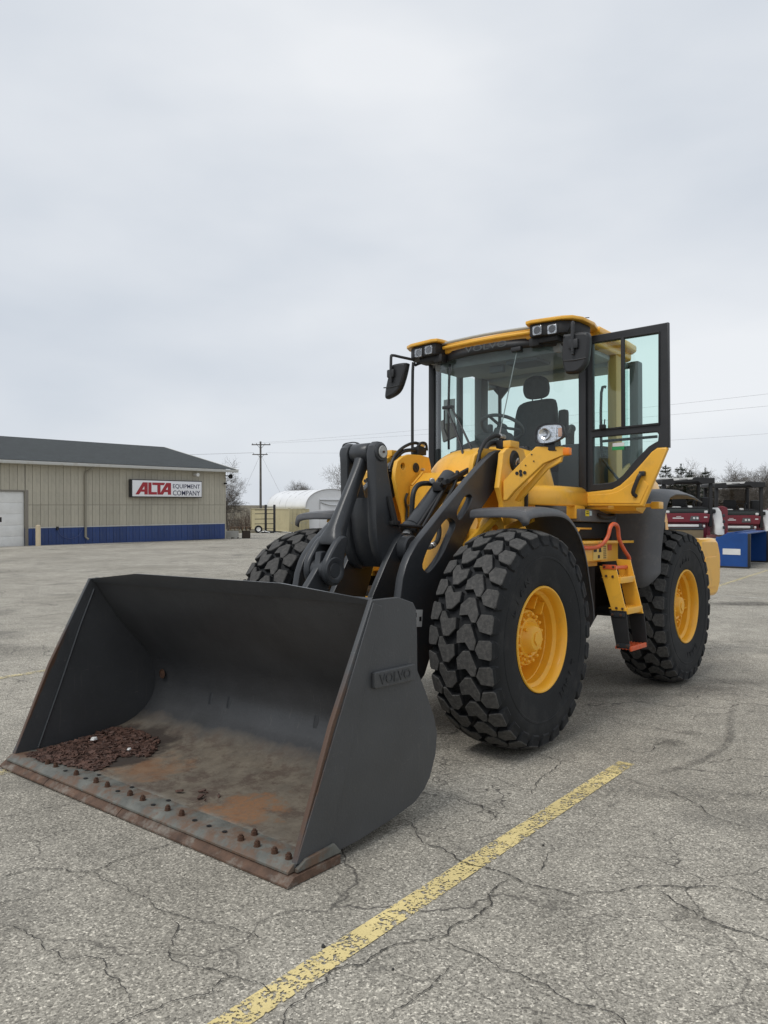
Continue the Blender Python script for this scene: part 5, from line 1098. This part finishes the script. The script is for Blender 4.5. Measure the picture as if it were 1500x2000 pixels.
def glyph(name, rings, m):
    me = plate([[(-a, b) for a, b in (sp(*p) for p in r)] for r in rings], 'Z', 0, .016, .002, Matrix.Translation((0, .325, 0)) @ Matrix(((-1, 0, 0, 0), (0, 0, 1, 0), (0, 1, 0, 0), (0, 0, 0, 1)))); link(name, me, m, sgn)
gA = [[(806, 455), (848, 382), (876, 382), (876, 455), (857, 455), (857, 439), (836, 439), (826, 455)], [(857, 404), (857, 425), (844, 425)]]
glyph('letter', gA, RED)
glyph('letter', [[(880, 382), (898, 382), (898, 440), (930, 440), (930, 455), (880, 455)]], RED)
glyph('letter', [[(903, 382), (979, 382), (972, 397), (951, 397), (951, 455), (933, 455), (933, 397), (903, 397)]], RED)
glyph('letter', [[(x + 139, y) for x, y in r] for r in gA], RED)
for tx, y0, y1 in (('EQUIPMENT', 388, 419), ('COMPANY', 428, 459)):
    (u0, v0), (u1, v1) = sp(1027, y1), sp(1199, y0); hgt = v1 - v0
    M = frame(((u0 + u1) / 2, .322, (v0 + v1) / 2), (-1, 0, 0), (0, 0, 1))
    me = text_me(tx, 1.0, Matrix(), .004, .003); xs_ = [v.co.x for v in me.vertices]; ys_ = [v.co.y for v in me.vertices]
    me.transform(Matrix.Diagonal(((u0 - u1) / (max(xs_) - min(xs_)), hgt / (max(ys_) - min(ys_)), 1, 1)) @ Matrix.Translation((-(max(xs_) + min(xs_)) / 2, -(max(ys_) + min(ys_)) / 2, 0))); me.transform(M)
    link('lettering', me, NAVY, sgn)
bol = on_building('bollard', join([cyl((12.28, .75, 0), (12.28, .75, 1.08), .12, 20, .02), lathe([(0, .12), (.04, .10), (.06, .05), (.065, 0)], 20, Matrix.Translation((12.28, .75, 1.07)) @ Matrix.Rotation(R(90), 4, 'X'))]), mat('cream paint', (.62, .52, .36), .6, var=.08, vscale=3), 'cream bollard beside the white overhead door', 'bollard')
fl = on_building('flood_light', join([box((2.35, .12, 3.93), (.2, .24, .12), .03), lathe([(0, .03), (.03, .09), (.10, .12), (.18, .11), (.2, 0)], 20, Matrix.Translation((2.35, .18, 3.93)))]), WHT, 'white wall lamp above the box sign', 'wall lamp')
fl2 = on_building('flood_light', join([tube([(0, 0, 3.95), (-.15, .15, 3.92)], .03, 8), lathe([(0, .04), (.06, .12), (.2, .15), (.22, .13)], 16, Matrix.Translation((-.15, .1, 3.9)) @ Matrix.Rotation(R(25), 4, 'Z'))]), MBLK, 'black floodlight at the top corner of the beige building', 'floodlight')
on_building('security_camera', join([box((.1, .12, 3.45), (.1, .22, .1), .02), tube([(.1, 0, 3.5), (.1, .1, 3.47)], .02, 6)]), MBLK, 'small black camera below the corner floodlight', 'camera')
tag(link('apron', me_from([tuple(BM @ Vector((x, y, -BZ * 0 + 0)))[:2] + (g((BM @ Vector((x, y, 0))).y) + .006,) for x, y in ((5.0, .05), (11.0, 1.9), (20, 4.0), (20, .05))], [(0, 1, 2, 3)]), CONC, smooth=False), kind='structure')
# blocks and pallets past the corner
cb = link('concrete_block', join([box((0, 0, .28), (.9, .5, .40), .03), box((-.25, 0, .05), (.2, .5, .1), .01), box((.25, 0, .05), (.2, .5, .1), .01)]), mat('grey concrete', (.36, .35, .32), .9, var=.15, vscale=3), smooth=True); cb.location = (-9.75, 49.0, g(49)); cb.rotation_euler = (0, 0, .3); tag(cb, 'grey concrete block by the corner of the beige building', 'concrete block')
WOOD = mat('old pallet wood', (.19, .12, .07), .9, var=.3, vscale=5)
for k, (x, y, z, lb) in enumerate(((-9.75, 50.2, 0.50, 'brown wooden pallet behind the concrete block, next to the building corner'), (-9.05, 50.4, 0.50, 'brown wooden pallet behind the concrete block, away from the building corner'))):
    e = empty('wooden_pallet', (x, y, g(y) + z), .2 + .1 * k); tag(e, lb, 'pallet', 'pallets by the building')
    for i in range(5): link('deck_board', box((0, -.26 + i * .13, .24), (.6, .09, .025), .003), WOOD, e)
    for i in range(3): link('stringer', box((-.27 + i * .27, 0, .12), (.05, .6, .20), .004), WOOD, e)
    link('plinth_block', box((0, 0, -z / 2), (.5, .5, z), .02), mat('dark stacked timber', (.06, .045, .035), .9, var=.3, vscale=4), e)

# ------------------------------------------------------------------ containers, fabric shelter, rack
CY = mat('cream container paint', (.52, .46, .28), .55, var=.08, vscale=.7, dirt=(.33, .26, .15), dscale=1.5, damt=.5, dlow=.55, dhigh=.7)
axc = Vector((-.5, .866, 0)); wdc = Vector((.866, .5, 0))
def container(loc, lb):
    M = Matrix((wdc, axc, Vector((0, 0, 1)))).transposed().to_4x4(); M.translation = loc   # x = across the doors, y = along the length
    e = empty('shipping_container'); e.matrix_world = M; tag(e, lb, 'container', 'cream shipping containers')
    W, Ln, H = 2.44, 12.19, 2.59
    link('roof_panel', bx2((0, 0, H - .06), (W, Ln, H), .01), CY, e)
    link('base_frame', bx2((0, 0, .05), (W, Ln, .16), .01), CY, e)
    for x in (0, W - .12):
        for y in (0, Ln - .12): link('corner_post', bx2((x, y, .05), (x + .12, y + .12, H), .01), CY, e)
    for x0 in (.03, W - .07):   # corrugated sides
        rows = [[], []]; n = 44
        for i in range(n):
            y = .12 + (Ln - .24) * i / n
            for k, (dy, dx) in enumerate(((0, 0), (.07, 0), (.12, .036), (.20, .036))):
                for r, z in zip(rows, (.16, H - .06)): r.append((x0 + dx, y + dy, z))
        link('corrugated_side', loft(rows), CY, e, smooth=False)
    link('end_wall', bx2((.1, Ln - .06, .15), (W - .1, Ln - .02, H - .05)), CY, e)
    for k in range(2):
        d_ = link('door_leaf', bx2((.12 + k * 1.1, .02, .17), (1.21 + k * 1.1, .07, H - .07), .012), CY, e)
        for j in range(5): link('door_rib', bx2((.15 + k * 1.1, .006, .28 + j * .44), (1.18 + k * 1.1, .02, .34 + j * .44), .006), CY, d_)
        for j in (0, 1):
            x = .40 + k * 1.1 + j * .52
            link('lock_rod', cyl((x, -.02, .15), (x, -.02, H - .08), .022, 8), mat('lock rod', (.4, .37, .25), .5), d_)
            link('rod_handle', bx2((x - .18, -.035, 1.02), (x + .02, -.015, 1.07), .005), STEEL, d_)
    link('number_decal', bx2((1.75, -.002, 2.0), (2.15, .004, 2.15)), MBLK, e)
    return e
cz = g(86) + .02
container((-10.5, 85, cz), 'cream shipping container with its doors to us, left of the white shelter front')
container(tuple(Vector((-10.5, 85, cz)) + wdc * 8.2), 'cream shipping container carrying the far side of the white shelter')
FABR = mat('white shelter fabric', (.74, .75, .76), .6, var=.05, vscale=.5, bump=.7, bscale=1.6)
sh_e = empty('fabric_shelter'); Msh = Matrix((wdc, axc, Vector((0, 0, 1)))).transposed().to_4x4(); Msh.translation = (-10.5, 85, cz); sh_e.matrix_world = Msh
tag(sh_e, 'white arched fabric shelter standing on the cream containers', 'shelter')
SX0, SX1, SH = 2.1, 8.5, 2.25
def arch(n=24, k=1.0): return [((SX0 + SX1) / 2 - (SX1 - SX0) / 2 * k * math.cos(math.pi * i / n), 2.6 + SH * k * math.sin(math.pi * i / n) ** .8) for i in range(n + 1)]
rows = []
for j in range(25):
    y = .2 + 11.8 * j / 24; kk = 1 - (.012 if j % 4 == 2 else .004 * (j % 2))
    rows.append([(x + random.uniform(-.02, .02), y, z + random.uniform(-.03, .03)) for x, z in arch(24, kk)])
solid(link('cover', loft(rows), FABR, sh_e, ang=60), .02, 0)
a0 = arch()
link('front_wall', plate([[(x, z) for x, z in a0] + [(SX1, .3), (SX0 + .5, .3)]], 'Y', .25, .04, .005), FABR, sh_e)
for j in (0, 4, 8, 12, 16, 20, 24): link('hoop', tube([(x, .2 + 11.8 * j / 24, z) for x, z in arch(24, 1.004 if j == 0 else .99)], .05, 6), mat('grey hoop', (.4, .4, .4), .5), sh_e)
link('door_curtain', bx2((SX0 + 1.7, .14, .4), (SX1 - 2.0, .19, 3.6), .02), FABR, sh_e); link('curtain_roll', join([cyl((SX0 + 1.7, .1, 3.62), (SX1 - 2.0, .1, 3.58), .10, 10), tube([(SX0 + 1.8, .08, 3.35), (4.9, .06, 3.05), (SX1 - 2.2, .08, 2.95)], .05, 6, 4), bx2((SX0 + 1.65, .1, 2.6), (SX0 + 1.75, .16, 3.65)), bx2((SX1 - 2.05, .1, 2.6), (SX1 - 1.95, .16, 3.65))]), mat('grey fabric roll', (.45, .46, .47), .7), sh_e)
rk = empty('storage_rack', (-11.9, 80, g(80)), 0); tag(rk, 'tall black steel rack with horizontal arms in front of the cream container', 'rack')
for x in (-.42, .48): link('upright', bx2((x - .11, -.1, 0), (x + .11, .1, 2.95), .01), MBLK, rk)
for z in (.42, .95, 1.45, 2.0, 2.4): link('arm', tube([(-1.55, 0, z), (.5, 0, z + .03)], .035, 6), MBLK, rk)
link('top_rail', bx2((-.42, -.04, 2.68), (.48, .04, 2.74)), MBLK, rk); link('base_beam', bx2((-.9, -.5, .02), (.7, .5, .16), .01), MBLK, rk)
wt = empty('trailer_wheel', (-13.0, 79.5, g(79.5)), .3); tag(wt, 'black wheel with white rim beside the black rack', 'wheel')
link('tyre', lathe([(-.11, .22), (-.13, .33), (-.1, .40), (.1, .40), (.13, .33), (.11, .22)], 24, Matrix.Translation((0, 0, .4))), SIDE, wt); link('rim', lathe([(-.11, .22), (-.04, .16), (-.04, 0)], 20, Matrix.Translation((0, 0, .4))), WHT, wt)
for k, (x, y, w, lb) in enumerate(((-12.2, 78.6, .5, 'white crumpled sheet on the ground below the black rack'), (-10.2, 79.2, 1.1, 'white crumpled sheet on the ground in front of the cream container doors'))):
    rows = [[(w * (i / 8 - .5) * 2 + random.uniform(-.03, .03), .35 * (j / 4 - .5), (.22 if w < .6 else .10) * random.uniform(.5, 1) * math.sin(math.pi * (i + .5) / 9)) for i in range(9)] for j in range(5)]
    o = solid(link('plastic_sheet', loft(rows), WHT, ang=60), .02, 0); o.location = (x, y, g(y) + .03); tag(o, lb, 'plastic sheet', 'white sheets by the containers')

# ------------------------------------------------------------------ utility pole and wires
POLE = mat('weathered pole wood', (.115, .108, .10), .9, var=.25, vscale=2)
def pole(loc, rz, lb):
    e = empty('utility_pole', loc, rz); tag(e, lb, 'utility pole')
    link('mast', tube([(0, 0, 0), (0, 0, 12.6)], [.19, .13], 12), POLE, e)
    link('crossarm', box((.05, .16, 12.15), (2.7, .12, .14), .01), POLE, e); link('crossarm', box((-.1, .16, 10.75), (2.2, .12, .13), .01), POLE, e)
    for s in (-1, 1): link('brace', tube([(.5 * s, .14, 12.1), (0, .14, 11.55)], .03, 5), POLE, e); link('brace', tube([(.45 * s, .14, 10.7), (0, .14, 10.2)], .03, 5), POLE, e)
    for x in (-1.2, -.6, .6, 1.25): link('insulator', lathe([(0, .03), (.06, .05), (.12, .03), (.16, 0)], 10, Matrix.Translation((x, .16, 12.22)) @ Matrix.Rotation(R(90), 4, 'X')), MBLK, e)
    for x in (-1.0, .8): link('insulator', lathe([(0, .03), (.06, .05), (.12, .03), (.16, 0)], 10, Matrix.Translation((x, .16, 10.82)) @ Matrix.Rotation(R(90), 4, 'X')), MBLK, e)
    return e
gz = g(110)
pole((-17.67, 110, gz), 0, 'weathered wooden utility pole with two crossarms beyond the white shelter')
pole((46, 60, g(60) - .2), .9, 'nearer wooden utility pole carrying the wires on the far right')
WIRE = mat('power line', (.28, .28, .285), .6)
def wire(name, a, b, sag, r, lb, grp='overhead wires'):
    a = Vector(a); b = Vector(b); P = [a.lerp(b, t / 24) + Vector((0, 0, -sag * 4 * (t / 24) * (1 - t / 24))) for t in range(25)]
    tag(link(name, tube([tuple(p) for p in P], r, 5), WIRE), lb, 'wire', grp)
pz = gz + 12.35
for dx, zt, lb in ((-1.15, 12.2, 'thin overhead wire to the right, topmost of the pair on the upper crossarm'), (1.3, 11.0, 'thin overhead wire to the right, lower of the pair on the upper crossarm')):
    wire('power_line', (-17.67 + dx, 110.1, pz), (46 + dx * .3, 60, zt), .5, .010, lb)
wire('power_line', (-17.67 + .8, 110.1, gz + 11.0), (46, 60, 8.5), .9, .009, 'thin overhead wire to the right from the lower crossarm')
wire('power_line', (-17.67 - 1.0, 110.1, gz + 11.0), (-120, 118, 9.6), .8, .02, 'thin overhead wire running left from the lower crossarm behind the building')
wire('guy_wire', (-17.67, 110, gz + 10.8), (-22.5, 110, gz), 0, .014, 'guy wire slanting down to the left from the utility pole', 'guy wires')
wire('guy_wire', (-17.67, 110, gz + 10.8), (-12.2, 110, gz), 0, .014, 'guy wire slanting down to the right from the utility pole', 'guy wires')

# ------------------------------------------------------------------ red machines and the blue pusher box
DRD = mat('dark red paint', (.16, .014, .024), .35, var=.12, vscale=3); MW = mat('machine white', (.66, .66, .64), .45, var=.06, vscale=4); TAN = mat('tan panel', (.19, .145, .085), .8, var=.15, vscale=3); DGR = mat('dark green black panel', (.025, .032, .03), .5)
def screen_mat():
    m = glass_mat('fine mesh screen', (.55, .52, .48), .3); return m
SCR = screen_mat()
def red_machine(loc, rz, lb):
    e = empty('compact_machine', loc, rz); tag(e, lb, 'machine', 'dark red compact machines')
    cn = link('canopy', bx2((-.95, 0, 2.66), (.78, 1.5, 2.80), .05), MBLK, e)
    link('canopy_front', plate([[(-.95, 2.62), (-.55, 2.62), (-.5, 2.68), (.25, 2.72), (.35, 2.64), (.80, 2.66), (.80, 2.84), (.3, 2.87), (-.6, 2.83), (-.95, 2.78)]], 'Y', -.03, .10, .02), MBLK, cn)
    link('canopy_label', plate([[(-.55, 2.76), (.05, 2.80), (.10, 2.865), (-.58, 2.825)]], 'Y', -.088, .006, .001), MW, cn)
    link('label_print', bx2((-.38, -.094, 2.795), (-.10, -.092, 2.812)), GRY, cn)
    link('canopy_top', bx2((-.9, .0, 2.80), (.75, 1.5, 2.85), .03), MW, cn)
    for x, y in ((-.86, .05), (.70, .05), (-.80, 1.4), (.74, 1.4)): link('post', bx2((x - .055, y - .05, 1.2), (x + .055, y + .05, 2.7), .02), MBLK, e)
    link('post', bx2((-.46, 1.38, 1.6), (-.40, 1.42, 2.66), .01), MBLK, e)
    link('rear_screen', bx2((-.75, 1.42, 1.75), (.7, 1.43, 2.62)), SCR, e)
    link('screen_bar', bx2((-.75, 1.40, 2.07), (.7, 1.44, 2.10)), MBLK, e)
    st = link('seat', box((-.05, .75, 1.75), (.5, .5, .12), .05), MBLK, e); link('seat_back', box((-.05, 1.0, 2.0), (.46, .12, .42), .05), MBLK, e)
    link('control_lever', join([tube([(.3, .3, 1.75), (.2, .25, 2.0), (.25, .2, 2.08)], .03, 6, 2), box((.35, .3, 1.85), (.35, .2, .06), .02), tube([(.0, .2, 1.8), (-.1, .15, 2.02)], .025, 6)]), MBLK, e)
    link('white_cover', box((-.35, .3, 1.83), (.28, .2, .10), .05), MW, e); link('white_cover', box((.08, .25, 1.84), (.14, .15, .14), .03), MW, e)
    link('dash_bar', bx2((-.78, -.05, 1.66), (.62, .12, 1.80), .03), DGR, e); link('dash_bar', bx2((-.75, .0, 1.80), (.60, .08, 1.85), .02), MBLK, e)
    body = link('body', plate([[(-.80, 1.345), (.62, 1.33), (.66, 1.62), (.5, 1.66), (-.80, 1.655)]], 'Y', .02, .16, .03), DRD, e)
    link('body_flank', plate([[(.10, .9), (1.3, .9), (1.4, 1.7), (.6, 1.85), (.1, 1.75)]], 'X', .66, .14, .04), DRD, e)
    link('body_core', bx2((-.78, .1, .8), (.6, 1.5, 1.6), .04), DRD, e)
    link('lamp_panel', plate([[(-.02, 1.40), (.30, 1.40), (.28, 1.56), (.02, 1.56)]], 'Y', -.065, .02, .004), mat('grey lamp panel', (.1, .1, .1), .5), body)
    for x in (.12, .23): link('head_lamp', cyl((x, -.07, 1.485), (x, -.095, 1.485), .038, 14, .006), MW, body)
    link('name_plate', bx2((-.58, -.062, 1.47), (-.22, -.058, 1.505)), MW, body); link('name_plate', bx2((-.46, -.062, 1.535), (-.30, -.058, 1.55)), MW, body); link('badge', bx2((.45, -.062, 1.50), (.56, -.058, 1.54)), MW, body)
    for s, x in ((1, -.74), (1, .52)): link('corner_cap', box((x, .0, 1.70), (.12, .14, .09), .03), MW, e)
    link('bumper_bar', bx2((-.85, -.10, 1.185), (.28, -.02, 1.275), .03), MW, e); link('bumper_end', box((.33, -.05, 1.22), (.10, .12, .16), .03), GRY, e); link('bumper_bar', box((.45, -.06, 1.22), (.07, .08, .09), .03), MW, e)
    link('blade', bx2((-.85, -.12, .55), (.42, -.06, 1.12), .02), TAN, e); link('blade_rail', bx2((-.85, -.14, 1.10), (.42, -.04, 1.16), .01), GRY, e)
    cp = link('engine_cover', plate([[(.10, .92), (.95, .92), (1.0, 1.4), (.9, 1.70), (.62, 1.84), (.40, 1.72), (.22, 1.35), (.12, 1.2)]], 'X', 1.04, .34, .08), MW, e)
    link('counterweight', plate([[(.55, .9), (1.35, .9), (1.45, 1.4), (1.3, 1.75), (.9, 1.9), (.6, 1.85)]], 'X', 1.36, .28, .09), DRD, e)
    for j in range(3): link('vent', bx2((1.12, .06 + .02 * j, 1.12 + .2 * j), (1.2, .10 + .02 * j, 1.22 + .2 * j), .01), GRY, cp)
    link('operator_seat', join([box((.80, .75, 1.95), (.38, .3, .5), .07), box((.78, .5, 1.72), (.4, .4, .14), .05)]), MBLK, e)
    for x in (-.55, .75):
        tr_ = smooth_ring([(-.1, .08, 0), (-.25, .3, 0), (-.1, .56, 0), (.7, .62, 0), (1.5, .56, 0), (1.65, .3, 0), (1.5, .06, 0), (.7, .0, 0)], 3)
        link('track', plate([[(a, b) for a, b, _ in tr_]], 'X', x, .35, .03), MBLK, e)
    link('undercarriage', bx2((-.4, .1, .35), (.6, 1.2, .85), .03), MBLK, e)
    return e
red_machine((10.35, 26, g(26)), R(-4), 'dark red machine with black canopy, directly behind the rear fender')
red_machine((12.85, 27.6, g(27.6) - .08), R(-4), 'dark red machine with black canopy at the right edge, behind the blue box')
BLP = mat('blue pusher paint', (.003, .055, .235), .4, var=.15, vscale=1.5, dirt=(.05, .08, .16), dscale=8, damt=.4, dlow=.58, dhigh=.7)
pb = empty('snow_pusher'); Mp = Matrix((Vector((.59, .807, 0)), Vector((.807, -.59, 0)), Vector((0, 0, 1)))); Mp = Mp.transposed().to_4x4(); Mp.translation = (10.9, 22.95, g(22.9)); pb.matrix_world = Mp
tag(pb, 'blue steel snow pusher box standing on the asphalt', 'snow pusher')
epo = [(0, .03), (0, 1.02), (-.12, 1.06), (-.55, 1.05), (-.85, .92), (-.98, .8), (-.98, .03)]
for x in (0, 3.0): link('end_plate', plate([epo], 'X', x, .03, .004), BLP, pb)
link('edge_strip', bx2((-.04, -.02, .03), (.07, .05, 1.04), .006), MBLK, pb); link('edge_strip', bx2((2.93, -.02, .03), (3.04, .05, 1.04), .006), MBLK, pb)
mb = [(-.80, .06), (-.90, .3), (-.92, .6), (-.84, .86), (-.6, 1.03), (-.35, 1.08)]
rows = [[(x, a, b) for a, b, _ in smooth_ring([(p, q, 0) for p, q in mb], 3, False)] for x in (0.02, 1, 2, 2.98)]
solid(link('moldboard', loft(rows), BLP, pb, ang=50), .03, 0)
link('top_lip', bx2((0.02, -.62, 1.02), (2.98, -.05, 1.06), .008), BLP, pb)
for x in (.8, 1.5, 2.2): link('back_rib', bx2((x - .02, -1.1, .1), (x + .02, -.9, .9), .01), BLP, pb)
link('rubber_edge', bx2((0, -.86, .0), (3, -.80, .2), .01), MBLK, pb)
for x in (0, 3): link('skid_shoe', bx2((x - .06, -.98, .0), (x + .06, .02, .05), .01), MBLK, pb)
link('sticker', bx2((-.022, -.72, .40), (-.016, -.22, .58)), MW, pb)

# ------------------------------------------------------------------ trees and brush
BARK = mat('bare grey bark', (.12, .105, .09), .95, var=.25, vscale=3); NEED = mat('dark pine needles', (.018, .028, .014), .9, var=.4, vscale=2); BRUSH = mat('brown brush twigs', (.095, .068, .05), .95, var=.35, vscale=.6)
def bare(seed, H, spread=.5, lv=5, lean=0.0, start=.25):
    rnd = random.Random(seed); tv, tf, cv, cf = [], [], [], []
    def seg(V, F, a, b, r0, r1, n=4):
        t = (b - a).normalized(); u = t.orthogonal().normalized(); w = t.cross(u); k = len(V)
        for p, r in ((a, r0), (b, r1)):
            for i in range(n): an = 6.2832 * i / n; V.append(p + (u * math.cos(an) + w * math.sin(an)) * r)
        for i in range(n): F.append((k + i, k + (i + 1) % n, k + n + (i + 1) % n, k + n + i))
    def grow(p, dr, L, r, l):
        n = 4 if l < 3 else 3; q = p; dd = dr
        for i in range(n):
            dd = (dd + Vector((rnd.gauss(0, .14), rnd.gauss(0, .14), rnd.gauss(.03, .08) if l < 3 else rnd.gauss(-.02, .1)))).normalized(); q2 = q + dd * L / n
            r1 = r * (1 - .55 / n); seg(tv if l == 0 else cv, tf if l == 0 else cf, q, q2, r, r1, 6 if l == 0 else 3); q, r = q2, r1
            if l < lv and (l > 0 or i / n >= start - .01):
                for _ in range(2 if l < 2 else (2 if rnd.random() < .75 else 1)):
                    az = rnd.uniform(0, 6.283); tilt = rnd.uniform(.45, 1.0) * (1 if l else spread * 2)
                    ax_ = dd.orthogonal().normalized(); ax_.rotate(Matrix.Rotation(az, 3, dd)); nd = (dd * math.cos(tilt) + ax_ * math.sin(tilt)).normalized()
                    grow(q, nd, L * rnd.uniform(.5, .74), max(.010, r * .6), l + 1)
    grow(Vector((0, 0, 0)), Vector((lean, 0, 1)).normalized(), H * .62, H * .024, 0)
    return me_from(tv, tf), me_from(cv, cf)
PROTO = {}
def tree(key, H0, loc, H, rz, lb, grp='bare trees', **k):
    if key not in PROTO: PROTO[key] = bare(key, H0, **k)
    e = empty('bare_tree', loc, rz); e.scale = (H / H0,) * 3; tag(e, lb, 'tree', grp)
    t_, c_ = PROTO[key]
    for n, me in (('trunk', t_), ('crown', c_)):
        o = bpy.data.objects.new(n, me); COL.objects.link(o); o.parent = e
        if not me.materials: me.materials.append(BARK)
tree(11, 8, (-12.7, 63, g(63)), 4.5, .4, 'bare tree beside the right corner of the beige building', spread=.75, lv=5)
tree(23, 8, (-4.6, 92, g(92)), 7.2, 1.0, 'bare tree behind the arched front of the white shelter', spread=.5, lv=5)
tree(23, 8, (-15.8, 135, g(135)), 6.0, 2.2, 'small far bare tree above the left part of the white shelter roof', spread=.5)
tree(37, 8, (-13.2, 138, g(138)), 6.4, .2, 'small far bare tree above the white shelter roof, nearer its peak', spread=.6, lv=5)
for i, (px, dep, H, key) in enumerate(((1392, 74, 5.2, 37), (1418, 80, 4.9, 23), (1443, 76, 5.0, 11), (1468, 84, 5.5, 37), (1492, 72, 4.7, 23), (1355, 90, 6.0, 11))):
    tree(key, 8, ((px - 750) / 1500 * dep, dep, g(dep)), H, i * 1.3, ['bare tree just right of the evergreens, above the first canopy', 'bare tree above the gap between the two canopies', 'bare tree above the left end of the second canopy', 'bare tree above the middle of the second canopy', 'bare tree above the second canopy at the right edge', 'bare tree rising among the evergreens behind the first canopy'][i])
def pine(seed, H):
    rnd = random.Random(seed); V = []; F = []; z = H * .10
    def tuft(c, dr, l):
        for _ in range(3):
            dd = (dr + Vector((rnd.gauss(0, .55), rnd.gauss(0, .55), rnd.gauss(.1, .45)))).normalized() * l * rnd.uniform(.6, 1.1); w = dd.cross(Vector((rnd.gauss(0, 1), rnd.gauss(0, 1), rnd.gauss(0, 1)))).normalized() * l * .11; k = len(V)
            V.extend([c - w, c + w, c + dd]); F.append((k, k + 1, k + 2))
    while z < H * .97:
        t = z / H; n = rnd.randint(4, 6); a0 = rnd.uniform(0, 6.283)
        for i in range(n):
            a = a0 + i * 6.283 / n + rnd.gauss(0, .2); Lb = (H * .34) * (1 - t) ** .75 * rnd.uniform(.45, 1.15) + .15; dr = Vector((math.cos(a), math.sin(a), rnd.uniform(-.05, .35)))
            m = int(Lb / .085) + 3
            for q in range(m):
                u = q / m; c = Vector((0, 0, z)) + dr * Lb * (.15 + .85 * u) + Vector((rnd.gauss(0, .05), rnd.gauss(0, .05), rnd.gauss(0, .05) + .12 * u * u * Lb))
                for _ in range(2): tuft(c + Vector((rnd.gauss(0, .09), rnd.gauss(0, .09), 0)), dr, rnd.uniform(.16, .30))
        z += H * rnd.uniform(.045, .075)
    for _ in range(14): tuft(Vector((0, 0, H * .97 + rnd.uniform(-.3, .1))), Vector((0, 0, 1)), .25)
    return me_from(V, F)
PN = [pine(1, 6.5), pine(2, 6.5)]
for i, (px, dep, H) in enumerate(((1300, 62, 5.7), (1330, 66, 6.1), (1347, 62, 5.3), (1377, 68, 5.9))):
    e = empty('evergreen_tree', ((px - 750) / 1500 * dep, dep, g(dep)), i * .9); e.scale = (H / 6.5 * .85, H / 6.5 * .85, H / 6.5)
    tag(e, ['dark evergreen right beside the open cab door panel', 'dark evergreen above the left end of the first canopy, second from the cab door', 'dark evergreen above the middle of the first canopy', 'dark evergreen above the right end of the first canopy'][i], 'tree', 'evergreens behind the machines')
    t_ = link('trunk', tube([(0, 0, 0), (0, 0, 6.2)], [.13, .02], 6), BARK, e)
    o = bpy.data.objects.new('crown', PN[i % 2]); COL.objects.link(o); o.parent = e
    if not PN[i % 2].materials: PN[i % 2].materials.append(NEED)
def brush(n, x0, x1, y0, y1, h0, h1, seed):
    rnd = random.Random(seed); V = []; F = []
    for _ in range(n):
        x, y = rnd.uniform(x0, x1), rnd.uniform(y0, y1); h = rnd.uniform(h0, h1) * (.75 + .25 * math.sin(x * .35 + seed)); p = Vector((x, y, g(y) - .05)); dd = Vector((rnd.gauss(0, .18), rnd.gauss(0, .18), 1)).normalized(); w = h * .007 + .006
        for s in range(3):
            a, b = p + dd * h * s / 3, p + dd * h * (s + 1) / 3 + Vector((rnd.gauss(0, .05), rnd.gauss(0, .05), 0)); k = len(V); ww = w * (1 - s * .28)
            V += [a + Vector((ww, 0, 0)), a - Vector((ww, 0, 0)), b - Vector((ww * .6, .01, 0)), b + Vector((ww * .6, .01, 0))]; F.append((k, k + 1, k + 2, k + 3))
            for _2 in range(3):
                c = a.lerp(b, rnd.random()); e = c + Vector((rnd.gauss(0, .28), rnd.gauss(0, .28), rnd.uniform(.1, .45))) * h * .3; k = len(V); V += [c + Vector((ww * .5, 0, 0)), c - Vector((ww * .5, 0, 0)), e]; F.append((k, k + 1, k + 2))
    return me_from(V, F)
tag(link('brush', brush(8500, -75, 70, 112, 128, 2.4, 4.0, 1), BRUSH, smooth=False), 'brown leafless brush along the far edge behind building and containers', 'brush', kind='stuff')
tag(link('brush', brush(4200, 24, 52, 77, 86, 2.2, 4.2, 4), BRUSH, smooth=False), 'dense grey brown thicket behind the dark red machines', 'brush', kind='stuff')
WEED = mat('dry weeds', (.13, .10, .055), .95, var=.4, vscale=.8, col2=(.09, .10, .04))
tag(link('weeds', brush(2600, -40, 30, 79.5, 84, .12, .5, 9), WEED, smooth=False), 'low dry weeds along the edge of the asphalt by the containers', 'weeds', kind='stuff')
